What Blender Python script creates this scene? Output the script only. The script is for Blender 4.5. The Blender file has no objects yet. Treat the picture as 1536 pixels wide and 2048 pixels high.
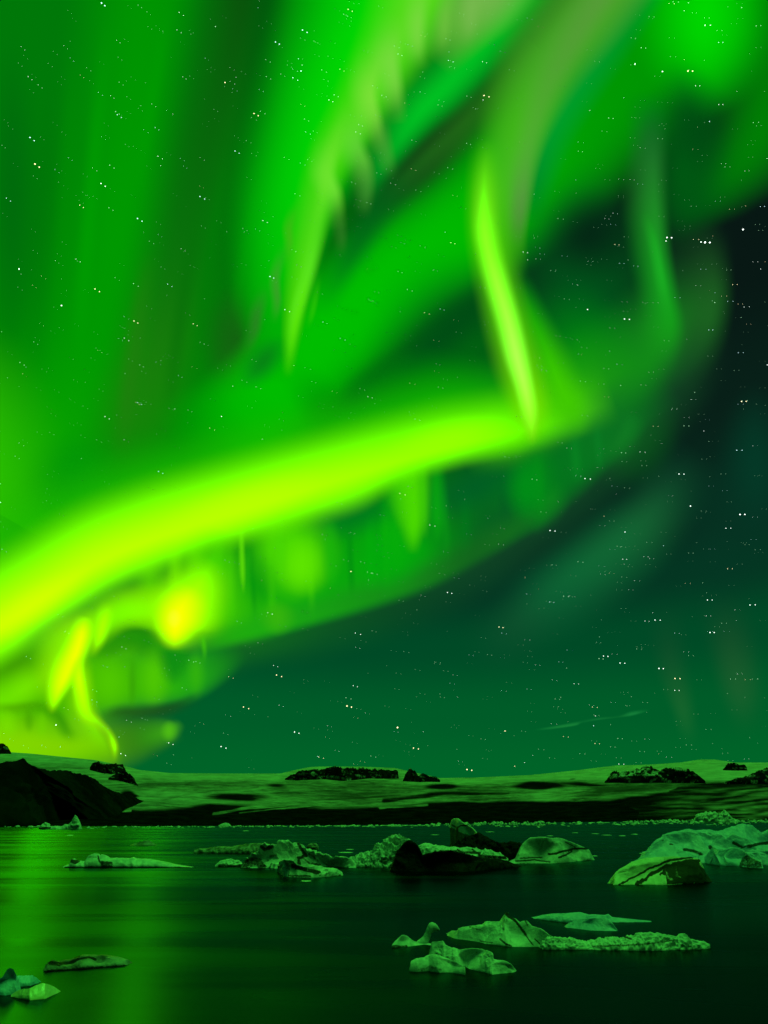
import bpy, math, random
import numpy as np

# ---------------------------------------------------------------- camera, world, exposure
S = bpy.context.scene
C = S.collection
random.seed(7)
rng = np.random.default_rng(7)

F = 24.0 / 36.0 * 2048.0            # focal length in units of the 1536 x 2048 photograph
HORIZON = 1634.0
TH = math.atan((HORIZON - 1024.0) / F)
CAM_H = 6.0
cd = bpy.data.cameras.new('camera')
cd.sensor_fit = 'VERTICAL'
cd.sensor_height = 36.0
cd.lens = 24.0
cd.clip_start = 0.1
cd.clip_end = 200000.0
cam = bpy.data.objects.new('camera', cd)
cam.location = (0, 0, CAM_H)
cam.rotation_euler = (math.pi / 2 + TH, 0, 0)
C.objects.link(cam)
S.camera = cam

S.view_settings.view_transform = 'Standard'
S.view_settings.look = 'None'
S.view_settings.exposure = 0.0
S.view_settings.gamma = 1.0
S.cycles.transparent_max_bounces = 128
S.cycles.max_bounces = 4
S.cycles.diffuse_bounces = 2
S.cycles.glossy_bounces = 3
S.cycles.sample_clamp_indirect = 4.0
S.cycles.caustics_reflective = False
S.cycles.caustics_refractive = False


def lin(c):
    out = []
    for v in c:
        v = v / 255.0
        out.append(v / 12.92 if v <= 0.04045 else ((v + 0.055) / 1.055) ** 2.4)
    return tuple(out)


def ramp_stops(node, stops, interp='LINEAR'):
    cr = node.color_ramp
    cr.interpolation = interp
    while len(cr.elements) > 1:
        cr.elements.remove(cr.elements[-1])
    first = True
    for pos, col in stops:
        if first:
            e = cr.elements[0]
            e.position = pos
            first = False
        else:
            e = cr.elements.new(pos)
        e.color = col if len(col) == 4 else tuple(col) + (1.0,)


world = bpy.data.worlds.new('World')
S.world = world
world.use_nodes = True
wn, wl = world.node_tree.nodes, world.node_tree.links
wn.clear()
w_out = wn.new('ShaderNodeOutputWorld')
w_bg = wn.new('ShaderNodeBackground')
w_tc = wn.new('ShaderNodeTexCoord')
w_sep = wn.new('ShaderNodeSeparateXYZ')
wl.new(w_tc.outputs['Generated'], w_sep.inputs[0])
# night airglow by height above the horizon, in front of the viewer
w_ramp = wn.new('ShaderNodeValToRGB')
ramp_stops(w_ramp, [(0.0, lin((0, 98, 38))), (0.06, lin((0, 100, 40))), (0.13, lin((0, 92, 40))), (0.22, lin((0, 74, 38))), (0.30, lin((4, 54, 34))),
                    (0.36, lin((6, 44, 30))), (0.50, lin((8, 32, 24))), (0.62, lin((8, 24, 20))), (0.80, lin((6, 22, 16))),
                    (0.90, lin((0, 60, 14))), (1.0, lin((0, 130, 14)))], 'EASE')
wl.new(w_sep.outputs['Z'], w_ramp.inputs[0])
# the aurora goes on over and behind the viewer: a broad green glow
w_back = wn.new('ShaderNodeValToRGB')
ramp_stops(w_back, [(0.0, lin((0, 30, 14))), (0.25, lin((2, 48, 18))), (0.6, lin((4, 80, 22))), (1.0, lin((0, 120, 20)))], 'EASE')
wl.new(w_sep.outputs['Z'], w_back.inputs[0])
w_map = wn.new('ShaderNodeMapRange')
w_map.interpolation_type = 'SMOOTHSTEP'
w_map.inputs['From Min'].default_value = 0.25
w_map.inputs['From Max'].default_value = -0.35
wl.new(w_sep.outputs['Y'], w_map.inputs['Value'])
w_mix = wn.new('ShaderNodeMix')
w_mix.data_type = 'RGBA'
wl.new(w_map.outputs[0], w_mix.inputs[0])
wl.new(w_ramp.outputs[0], w_mix.inputs[6])
wl.new(w_back.outputs[0], w_mix.inputs[7])
w_dot = wn.new('ShaderNodeVectorMath')
w_dot.operation = 'DOT_PRODUCT'
w_dot.inputs[1].default_value = (0.26, -0.06, 0.964)
wl.new(w_tc.outputs['Generated'], w_dot.inputs[0])
w_cor = wn.new('ShaderNodeValToRGB')           # the bright crown of the aurora, overhead
ramp_stops(w_cor, [(0.0, (0, 0, 0)), (0.90, (0, 0, 0)), (0.95, (0.03, 0.35, 0.03)), (0.98, (0.09, 0.9, 0.065)), (1.0, (0.11, 1.0, 0.08))], 'EASE')
wl.new(w_dot.outputs['Value'], w_cor.inputs[0])
w_scl = wn.new('ShaderNodeVectorMath')
w_scl.operation = 'SCALE'
w_scl.inputs['Scale'].default_value = 5.4
wl.new(w_cor.outputs[0], w_scl.inputs[0])
w_add = wn.new('ShaderNodeVectorMath')
w_add.operation = 'ADD'
wl.new(w_mix.outputs[2], w_add.inputs[0])
wl.new(w_scl.outputs[0], w_add.inputs[1])
wl.new(w_add.outputs[0], w_bg.inputs['Color'])
w_bg.inputs['Strength'].default_value = 1.0
wl.new(w_bg.outputs[0], w_out.inputs[0])

# ---------------------------------------------------------------- helpers
CT, ST = math.cos(TH), math.sin(TH)


def ray(px, py):
    """direction of a photograph point, not normalised (numpy arrays welcome)"""
    cx = (np.asarray(px, float) - 768.0) / F
    cy = -(np.asarray(py, float) - 1024.0) / F
    return cx, CT - cy * ST, ST + cy * CT


def ground_dist(px, py):
    dx, dy, dz = ray(px, py)
    return -CAM_H / dz * dy


def project(P):
    x, y, z = P[..., 0], P[..., 1], P[..., 2] - CAM_H
    depth = y * CT + z * ST
    up = -y * ST + z * CT
    return 768.0 + F * x / depth, 1024.0 - F * up / depth


def hash3(ix, iy, iz, seed):
    h = (ix.astype(np.int64) * 374761393 + iy.astype(np.int64) * 668265263 + iz.astype(np.int64) * 2147483647 + seed * 974711) & 0xFFFFFFFF
    h = ((h ^ (h >> 13)) * 1274126177) & 0xFFFFFFFF
    h = ((h ^ (h >> 16)) * 2246822519) & 0xFFFFFFFF
    h = h ^ (h >> 15)
    return (h & 0xFFFFFF) / float(0xFFFFFF)


def vnoise(P, seed=0):
    i = np.floor(P)
    f = P - i
    f = f * f * f * (f * (f * 6 - 15) + 10)
    ix, iy, iz = i[..., 0], i[..., 1], i[..., 2]
    out = 0
    for dx in (0, 1):
        for dy in (0, 1):
            for dz in (0, 1):
                w = (f[..., 0] if dx else 1 - f[..., 0]) * (f[..., 1] if dy else 1 - f[..., 1]) * (f[..., 2] if dz else 1 - f[..., 2])
                out = out + w * hash3(ix + dx, iy + dy, iz + dz, seed)
    return out * 2 - 1


def fbm(P, octaves=4, seed=0, ridged=False, gain=0.5):
    a, s, tot = 1.0, 0.0, 0.0
    for o in range(octaves):
        n = vnoise(P * (2.03 ** o) + o * 17.3, seed + o)
        if ridged:
            n = 1 - 2 * np.abs(n)
        s = s + a * n
        tot += a
        a *= gain
    return s / tot


def smooth_curve(pts, n):
    """Catmull-Rom through the rows of pts, n samples by parameter"""
    pts = np.asarray(pts, float)
    k = len(pts)
    if k == 2:
        t = np.linspace(0, 1, n)[:, None]
        return pts[0] * (1 - t) + pts[1] * t
    ext = np.vstack([2 * pts[0] - pts[1], pts, 2 * pts[-1] - pts[-2]])
    u = np.linspace(0, k - 1, n)
    i = np.minimum(np.floor(u).astype(int), k - 2)
    t = (u - i)[:, None]
    p0, p1, p2, p3 = ext[i], ext[i + 1], ext[i + 2], ext[i + 3]
    return 0.5 * ((2 * p1) + (-p0 + p2) * t + (2 * p0 - 5 * p1 + 4 * p2 - p3) * t * t + (-p0 + 3 * p1 - 3 * p2 + p3) * t ** 3)


def grid_faces(nu, nv, base=0):
    i = np.arange(nu - 1)[:, None]
    j = np.arange(nv - 1)[None, :]
    a = (base + i * nv + j).ravel()
    return np.stack([a, a + nv, a + nv + 1, a + 1], 1)


def link_mesh(name, verts, faces, mat, parent=None, smooth=True, attrs=None, uv=None, origin=None):
    verts = np.asarray(verts, float).reshape(-1, 3)
    if origin is None:
        origin = (0, 0, 0)
    me = bpy.data.meshes.new(name)
    fl = faces if isinstance(faces, list) else faces.tolist()
    me.from_pydata((verts - np.asarray(origin)).tolist(), [], fl)
    if attrs:
        for k, v in attrs.items():
            at = me.attributes.new(k, 'FLOAT', 'POINT')
            at.data.foreach_set('value', np.asarray(v, np.float32).ravel())
    if uv is not None:
        lay = me.uv_layers.new(name='UVMap')
        idx = np.empty(len(me.loops), np.int32)
        me.loops.foreach_get('vertex_index', idx)
        lay.data.foreach_set('uv', np.asarray(uv, np.float32).reshape(-1, 2)[idx].ravel())
    me.polygons.foreach_set('use_smooth', [smooth] * len(me.polygons))
    me.materials.append(mat)
    me.update()
    o = bpy.data.objects.new(name, me)
    C.objects.link(o)
    if parent is not None:
        o.parent = parent
        o.location = np.asarray(origin) - np.asarray(parent.location)
    else:
        o.location = origin
    return o


def tag(o, label=None, cat=None, group=None, kind=None):
    if label: o['label'] = label
    if cat: o['category'] = cat
    if group: o['group'] = group
    if kind: o['kind'] = kind
    return o


# ---------------------------------------------------------------- materials
def new_mat(name):
    m = bpy.data.materials.new(name)
    m.use_nodes = True
    nt = m.node_tree
    nt.nodes.clear()
    out = nt.nodes.new('ShaderNodeOutputMaterial')
    return m, nt, out


def nz(nt, scale, detail=4.0, rough=0.55, vec=None, dist=0.0):
    n = nt.nodes.new('ShaderNodeTexNoise')
    n.inputs['Scale'].default_value = scale
    n.inputs['Detail'].default_value = detail
    n.inputs['Roughness'].default_value = rough
    n.inputs['Distortion'].default_value = dist
    if vec is not None:
        nt.links.new(vec, n.inputs['Vector'])
    return n.outputs['Fac']


def mrange(nt, val, a, b, c=0.0, d=1.0, smooth=True):
    n = nt.nodes.new('ShaderNodeMapRange')
    n.interpolation_type = 'SMOOTHSTEP' if smooth else 'LINEAR'
    nt.links.new(val, n.inputs['Value'])
    n.inputs['From Min'].default_value = a
    n.inputs['From Max'].default_value = b
    n.inputs['To Min'].default_value = c
    n.inputs['To Max'].default_value = d
    return n.outputs[0]


def math_n(nt, op, a, b=None, c=None):
    n = nt.nodes.new('ShaderNodeMath')
    n.operation = op
    for k, v in enumerate((a, b, c)):
        if v is None:
            continue
        if isinstance(v, (int, float)):
            n.inputs[k].default_value = v
        else:
            nt.links.new(v, n.inputs[k])
    return n.outputs[0]


def mixc(nt, fac, a, b):
    n = nt.nodes.new('ShaderNodeMix')
    n.data_type = 'RGBA'
    if isinstance(fac, (int, float)):
        n.inputs[0].default_value = fac
    else:
        nt.links.new(fac, n.inputs[0])
    for k, v in ((6, a), (7, b)):
        if isinstance(v, tuple):
            n.inputs[k].default_value = v + (1.0,) if len(v) == 3 else v
        else:
            nt.links.new(v, n.inputs[k])
    return n.outputs[2]


def attr(nt, name):
    n = nt.nodes.new('ShaderNodeAttribute')
    n.attribute_name = name
    return n.outputs['Fac']


def ice_material(name, pale, grey, scale=1.0, rough=0.42, bump=0.35, spec=0.4):
    m, nt, out = new_mat(name)
    tc = nt.nodes.new('ShaderNodeTexCoord')
    vec = tc.outputs['Object']
    n1 = nz(nt, 0.9 * scale, 6, 0.6, vec)
    n2 = nz(nt, 4.5 * scale, 5, 0.65, vec)
    col = mixc(nt, mrange(nt, n1, 0.38, 0.66), grey, pale)
    col = mixc(nt, mrange(nt, n2, 0.56, 0.72, 0.0, 0.45), col, tuple(v * 0.35 for v in grey))
    ash = attr(nt, 'ash')  # dark mask: volcanic ash, plus shade painted on some faces and hollows
    br = nz(nt, 3.0 * scale, 5, 0.65, vec)
    af = math_n(nt, 'ADD', ash, math_n(nt, 'MULTIPLY', math_n(nt, 'SUBTRACT', br, 0.5), 0.9))
    fn = nz(nt, 14.0 * scale, 3, 0.6, vec)
    af = math_n(nt, 'ADD', af, math_n(nt, 'MULTIPLY', math_n(nt, 'SUBTRACT', fn, 0.5), 0.8))
    af = math_n(nt, 'MULTIPLY', mrange(nt, af, 0.30, 0.85, 0.0, 0.96), mrange(nt, ash, 0.02, 0.3))
    col = mixc(nt, af, col, (0.012, 0.012, 0.012))
    b = nt.nodes.new('ShaderNodeBsdfPrincipled')
    nt.links.new(col, b.inputs['Base Color'])
    b.inputs['Roughness'].default_value = rough
    nt.links.new(math_n(nt, 'MULTIPLY', math_n(nt, 'SUBTRACT', 1.0, af), spec), b.inputs['Specular IOR Level'])
    bp = nt.nodes.new('ShaderNodeBump')
    bp.inputs['Strength'].default_value = bump
    bp.inputs['Distance'].default_value = 0.25 / scale
    hmix = math_n(nt, 'ADD', nz(nt, 2.2 * scale, 8, 0.62, vec), math_n(nt, 'MULTIPLY', nz(nt, 9 * scale, 4, 0.6, vec), 0.3))
    nt.links.new(hmix, bp.inputs['Height'])
    nt.links.new(bp.outputs[0], b.inputs['Normal'])
    nt.links.new(b.outputs[0], out.inputs[0])
    return m


M_ICE = ice_material('pale_ice', (0.72, 0.80, 0.80), (0.45, 0.56, 0.58))
M_ICE_FINE = ice_material('pale_ice_fine', (0.72, 0.80, 0.80), (0.42, 0.54, 0.56), scale=2.2)
M_CREAM = ice_material('cream_ice', (0.86, 0.84, 0.60), (0.62, 0.64, 0.46), scale=0.9)
M_BLUE = ice_material('blue_ice', (0.40, 0.64, 0.98), (0.24, 0.46, 0.80), scale=0.8, rough=0.38, bump=0.4)
M_CLEAR = ice_material('clear_ice', (0.30, 0.64, 0.98), (0.14, 0.44, 0.75), scale=1.6, rough=0.25, bump=0.35)
M_DIRTY = ice_material('dirty_ice', (0.34, 0.38, 0.34), (0.08, 0.09, 0.08), scale=1.2, bump=0.7)
M_ASH = ice_material('ash_covered_ice', (0.012, 0.012, 0.011), (0.004, 0.004, 0.004), scale=1.3, rough=0.5, bump=0.8, spec=0.04)
M_WET_GLEAM = ice_material('wet_ice_painted_gleam', (0.95, 0.90, 0.40), (0.80, 0.80, 0.36), scale=1.5, rough=0.25, bump=0.1, spec=0.8)  # yellow gleam of the reflected aurora put into the base colour


def rock_material():
    m, nt, out = new_mat('dark_rock')
    tc = nt.nodes.new('ShaderNodeTexCoord')
    vec = tc.outputs['Object']
    n1 = nz(nt, 0.012, 8, 0.65, vec)
    n2 = nz(nt, 0.03, 6, 0.7, vec)
    col = mixc(nt, mrange(nt, n1, 0.35, 0.7), (0.004, 0.0045, 0.004), (0.016, 0.017, 0.015))
    sn = math_n(nt, 'MULTIPLY', attr(nt, 'snow'), mrange(nt, n2, 0.44, 0.56))
    col = mixc(nt, sn, col, (0.55, 0.6, 0.6))
    b = nt.nodes.new('ShaderNodeBsdfPrincipled')
    nt.links.new(col, b.inputs['Base Color'])
    b.inputs['Roughness'].default_value = 0.9
    b.inputs['Specular IOR Level'].default_value = 0.0
    nt.links.new(b.outputs[0], out.inputs[0])
    return m


M_ROCK = rock_material()


def glacier_material():
    m, nt, out = new_mat('glacier_snow_and_moraine')
    tc = nt.nodes.new('ShaderNodeUVMap')
    tc.uv_map = 'UVMap'
    mp = nt.nodes.new('ShaderNodeMapping')
    mp.inputs['Rotation'].default_value = (0, 0, math.radians(-6))
    nt.links.new(tc.outputs[0], mp.inputs[0])
    streak = nz(nt, 0.9, 8, 0.62, mp.outputs[0], 0.5)
    fine = nz(nt, 3.4, 8, 0.75, mp.outputs[0], 0.3)
    broad = nz(nt, 0.35, 4, 0.55, mp.outputs[0], 0.8)
    deb = attr(nt, 'debris')
    d = math_n(nt, 'ADD', deb, math_n(nt, 'MULTIPLY', math_n(nt, 'SUBTRACT', streak, 0.5), 1.5))
    d = math_n(nt, 'ADD', d, math_n(nt, 'MULTIPLY', math_n(nt, 'SUBTRACT', fine, 0.5), 1.2))
    clean = attr(nt, 'clean')
    d = math_n(nt, 'SUBTRACT', d, math_n(nt, 'MULTIPLY', clean, 0.45))
    df = mrange(nt, d, 0.2, 1.0)
    g = math_n(nt, 'ADD', math_n(nt, 'MULTIPLY', broad, 0.5), math_n(nt, 'MULTIPLY', fine, 0.5))
    old = mixc(nt, mrange(nt, g, 0.38, 0.66), (0.06, 0.066, 0.056), (0.46, 0.50, 0.42))
    snow = mixc(nt, clean, old, mixc(nt, mrange(nt, fine, 0.3, 0.7), (0.30, 0.32, 0.28), (0.56, 0.58, 0.50)))
    col = mixc(nt, df, snow, mixc(nt, mrange(nt, fine, 0.4, 0.7), (0.003, 0.003, 0.003), (0.012, 0.012, 0.010)))
    b = nt.nodes.new('ShaderNodeBsdfPrincipled')
    nt.links.new(col, b.inputs['Base Color'])
    b.inputs['Roughness'].default_value = 0.85
    b.inputs['Specular IOR Level'].default_value = 0.0
    nt.links.new(b.outputs[0], out.inputs[0])
    return m


M_GLACIER = glacier_material()


def water_material():
    m, nt, out = new_mat('lagoon_water')
    tc = nt.nodes.new('ShaderNodeTexCoord')
    mp = nt.nodes.new('ShaderNodeMapping')
    mp.inputs['Scale'].default_value = (0.016, 0.085, 1.0)
    mp.inputs['Rotation'].default_value = (0, 0, math.radians(4))
    nt.links.new(tc.outputs['Object'], mp.inputs[0])
    st = nz(nt, 1.3, 4, 0.5, mp.outputs[0], 0.6)
    # silty lagoon water in a long exposure: ripples averaged to a soft gloss, the reflection's greener hue put into the gloss colour
    gl = nt.nodes.new('ShaderNodeBsdfGlossy')
    gl.distribution = 'BECKMANN'
    gl.inputs['Color'].default_value = (0.17, 0.92, 0.95, 1)
    nt.links.new(mrange(nt, st, 0.3, 0.7, 0.22, 0.31), gl.inputs['Roughness'])
    df = nt.nodes.new('ShaderNodeBsdfDiffuse')
    df.inputs['Color'].default_value = (0.0015, 0.002, 0.0025, 1)
    fr = nt.nodes.new('ShaderNodeFresnel')
    fr.inputs['IOR'].default_value = 1.333
    mp3 = nt.nodes.new('ShaderNodeMapping')
    mp3.inputs['Scale'].default_value = (0.014, 0.10, 1.0)
    mp3.inputs['Rotation'].default_value = (0, 0, math.radians(-3))
    nt.links.new(tc.outputs['Object'], mp3.inputs[0])
    ln = nz(nt, 1.0, 3, 0.5, mp3.outputs[0], 0.8)
    fac = math_n(nt, 'MULTIPLY', fr.outputs[0], mrange(nt, ln, 0.2, 0.8, 0.30, 0.44))
    mx = nt.nodes.new('ShaderNodeMixShader')
    nt.links.new(fac, mx.inputs[0])
    nt.links.new(df.outputs[0], mx.inputs[1])
    nt.links.new(gl.outputs[0], mx.inputs[2])
    nt.links.new(mx.outputs[0], out.inputs[0])
    return m


M_WATER = water_material()

# ---------------------------------------------------------------- the setting: water and land
wv = []
for y in (-400.0, 30.0, 120.0, 600.0, 2500.0, 9000.0):
    for x in (-9000.0, -300.0, -40.0, 0.0, 40.0, 300.0, 9000.0):
        wv.append((x, y, 0.0))
o = link_mesh('water', wv, grid_faces(6, 7)[:, ::-1], M_WATER)
tag(o, kind='structure')

SHORE = np.array([(-900, 1652), (0, 1652), (200, 1653), (480, 1652), (770, 1650), (900, 1648), (1100, 1645), (1300, 1642.5), (1536, 1641), (2500, 1640.5)], float)
SKYLINE = np.array([(-900, 1490), (-300, 1492), (0, 1503), (60, 1507), (140, 1515), (190, 1520), (250, 1532), (280, 1540), (340, 1546), (450, 1547),
                    (560, 1547), (590, 1540), (620, 1534), (640, 1533), (720, 1533), (790, 1536), (830, 1545), (880, 1556), (950, 1555), (1060, 1550),
                    (1150, 1541), (1230, 1531), (1300, 1529), (1360, 1525), (1400, 1519), (1430, 1519), (1470, 1525), (1536, 1525), (1800, 1530), (2500, 1520)], float)


def pl(poly, x):
    return np.interp(x, poly[:, 0], poly[:, 1])


FAR = 9000.0


def terr_dist(x, y):
    sh, sk = pl(SHORE, x), pl(SKYLINE, x)
    t = np.clip((sh - y) / (sh - sk), 0, 1)
    d0 = ground_dist(x, sh)
    return d0 * (FAR / d0) ** t


def at_dist(px, py, d):
    dx, dy, dz = ray(px, py)
    return np.stack([dx / dy * d, d + 0 * dx, CAM_H + dz / dy * d], -1)


def seg_dist(px, py, pts):
    """distance in picture units from points to a polyline"""
    best = np.full(np.shape(px), 1e9)
    pts = np.asarray(pts, float)
    for a, b in zip(pts[:-1], pts[1:]):
        ab = b - a
        t = np.clip(((px - a[0]) * ab[0] + (py - a[1]) * ab[1]) / max(1e-9, ab @ ab), 0, 1)
        best = np.minimum(best, np.hypot(px - a[0] - t * ab[0], py - a[1] - t * ab[1]))
    return best


def sstep(a, b, x):
    t = np.clip((x - a) / (b - a), 0, 1)
    return t * t * (3 - 2 * t)


def build_terrain():
    xs = np.concatenate([np.linspace(-900, -40, 40, endpoint=False), np.linspace(-40, 1580, 560), np.linspace(1600, 2500, 40)])
    ts = np.linspace(0, 1, 110)
    X, T = np.meshgrid(xs, ts, indexing='ij')
    sh, sk = pl(SHORE, X), pl(SKYLINE, X)
    Y = sh + (sk - sh) * T
    d0 = ground_dist(X, sh)
    D = d0 * (FAR / d0) ** T
    P = at_dist(X, Y, D)
    n = fbm(np.stack([X / 60, Y / 9, 0 * X], -1), 5, 3)
    P[..., 2] += n * 0.0014 * D * np.sin(np.pi * np.clip(T, 0, 1)) ** 0.5
    P[:, 0, 2] = -3.0
    # back of the ice cap, beyond the skyline
    B = P[:, -1:, :].copy()
    B[..., 1] += 4000
    B[..., 2] -= 300
    P = np.concatenate([P, B], 1)
    # debris: the black moraine by the shore, medial bands and lenses
    wob = fbm(np.stack([X / 110, Y / 14, 0 * X + 3], -1), 5, 11) * 9
    edge = np.array([(-900, 1646), (0, 1640), (100, 1633), (200, 1623), (280, 1618), (425, 1610), (560, 1612), (768, 1614), (893, 1607), (1008, 1602), (1218, 1600), (1343, 1587),
                     (1368, 1577), (1468, 1570), (1536, 1568), (2500, 1565)], float)
    deb = 1.5 * sstep(-8, 10, Y + wob * 0.8 - pl(edge, X))

    def lens(cx, cy, rx, ry, s):
        q = np.hypot((X + wob * 2.2 - cx) / rx, (Y + wob * 0.5 - (X - cx) * 0.02 - cy) / ry)
        return s * 1.15 * (1 - sstep(0.15, 1.35, q))
    for a in [(470, 1594, 75, 11, 1.1), (560, 1572, 30, 4, .9), (1073, 1572, 66, 11, 1.35), (888, 1573, 44, 9, 1.3), (1168, 1568, 56, 4, .9),
              (380, 1556, 40, 4, .55), (290, 1557, 26, 5, .6), (1140, 1557, 12, 2.2, 1.1), (262, 1592, 20, 12, 1.1), (640, 1590, 120, 3, .4), (410, 1549, 30, 3, .5), (330, 1568, 50, 4, .4)]:
        deb = np.maximum(deb, lens(*a))
    wx, wy = X + wob * 1.2, Y + wob * 0.35
    for pts, w, k in [([(768, 1602), (893, 1588), (1018, 1590)], 5, .9), ([(920, 1581), (1000, 1583), (1120, 1589)], 2.5, .6), ([(600, 1600), (700, 1596), (800, 1592)], 2.5, .5), ([(320, 1600), (420, 1580), (520, 1575)], 2, .45),
                      ([(290, 1575), (420, 1566), (600, 1562)], 2, .4), ([(1100, 1590), (1240, 1580), (1345, 1572)], 2.5, .55), ([(1340, 1592), (1358, 1578), (1420, 1570), (1536, 1566)], 5, 1.1), ([(700, 1570), (820, 1566)], 2, .5)]:
        deb = np.maximum(deb, k * (1 - sstep(w * .4, w * 1.5, seg_dist(wx, wy, pts))))
    for pts, w, k in [([(425, 1627), (500, 1616), (590, 1606)], 3.0, 1.3), ([(480, 1626), (560, 1617), (640, 1609)], 1.8, 1.0), ([(70, 1640), (130, 1633), (260, 1622)], 2.2, 1.1), ([(800, 1606), (920, 1597), (1060, 1592), (1220, 1582)], 3.5, .8),
                      ([(760, 1617), (860, 1611)], 2, .9), ([(1400, 1600), (1450, 1585), (1536, 1580)], 4, .7), ([(1420, 1618), (1480, 1598), (1536, 1590)], 3, .5), ([(1300, 1600), (1360, 1605)], 2, .4)]:
        deb = deb - k * (1 - sstep(w * .4, w * 1.6, seg_dist(wx, wy, pts)))
    # right: green grey ploughed moraine, only half covered
    part = sstep(1270, 1470, X + wob * 6) * sstep(1566, 1580, Y)
    deb = np.where(part > 0, np.minimum(deb, 1 - 0.36 * part + 0.22 * np.sin(Y * 0.5 + X * 0.05 + wob * .6) * part), deb)
    deb = np.maximum(deb, 0.30 * sstep(1550, 1566, Y) * (0.6 + 0.4 * fbm(np.stack([X / 170, Y / 7, 0 * X], -1), 4, 21)))
    deb = np.concatenate([deb, deb[:, -1:]], 1)
    cl_ = np.maximum(sstep(14, 2, Y - sk - 6) * 0.75, sstep(880, 1150, X) * sstep(1566, 1556, Y + wob * .3))
    cl_ = np.maximum(cl_, 0.55 * sstep(320, 240, X) * sstep(30, 8, Y - sk))
    cl_ = np.concatenate([cl_, cl_[:, -1:]], 1)
    uv = np.stack([X / 130, (Y + 0.00002 * (X - 650) ** 2 + 5 * np.sin(X / 170.0)) / 11], -1)
    uv = np.concatenate([uv, uv[:, -1:]], 1)
    nu, nv = P.shape[:2]
    o = link_mesh('glacier_terrain', P.reshape(-1, 3), grid_faces(nu, nv), M_GLACIER, attrs={'debris': deb, 'clean': cl_}, uv=uv)
    tag(o, kind='structure')


build_terrain()


def columns(profile, base, n):
    profile = np.asarray(profile, float)
    base = np.asarray(base, float)
    if base.ndim == 0:
        base = np.array([(profile[0, 0], float(base)), (profile[-1, 0], float(base))])
    xs = np.linspace(profile[0, 0], profile[-1, 0], n)
    return xs, np.interp(xs, profile[:, 0], profile[:, 1]), np.interp(xs, base[:, 0], base[:, 1])


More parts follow.
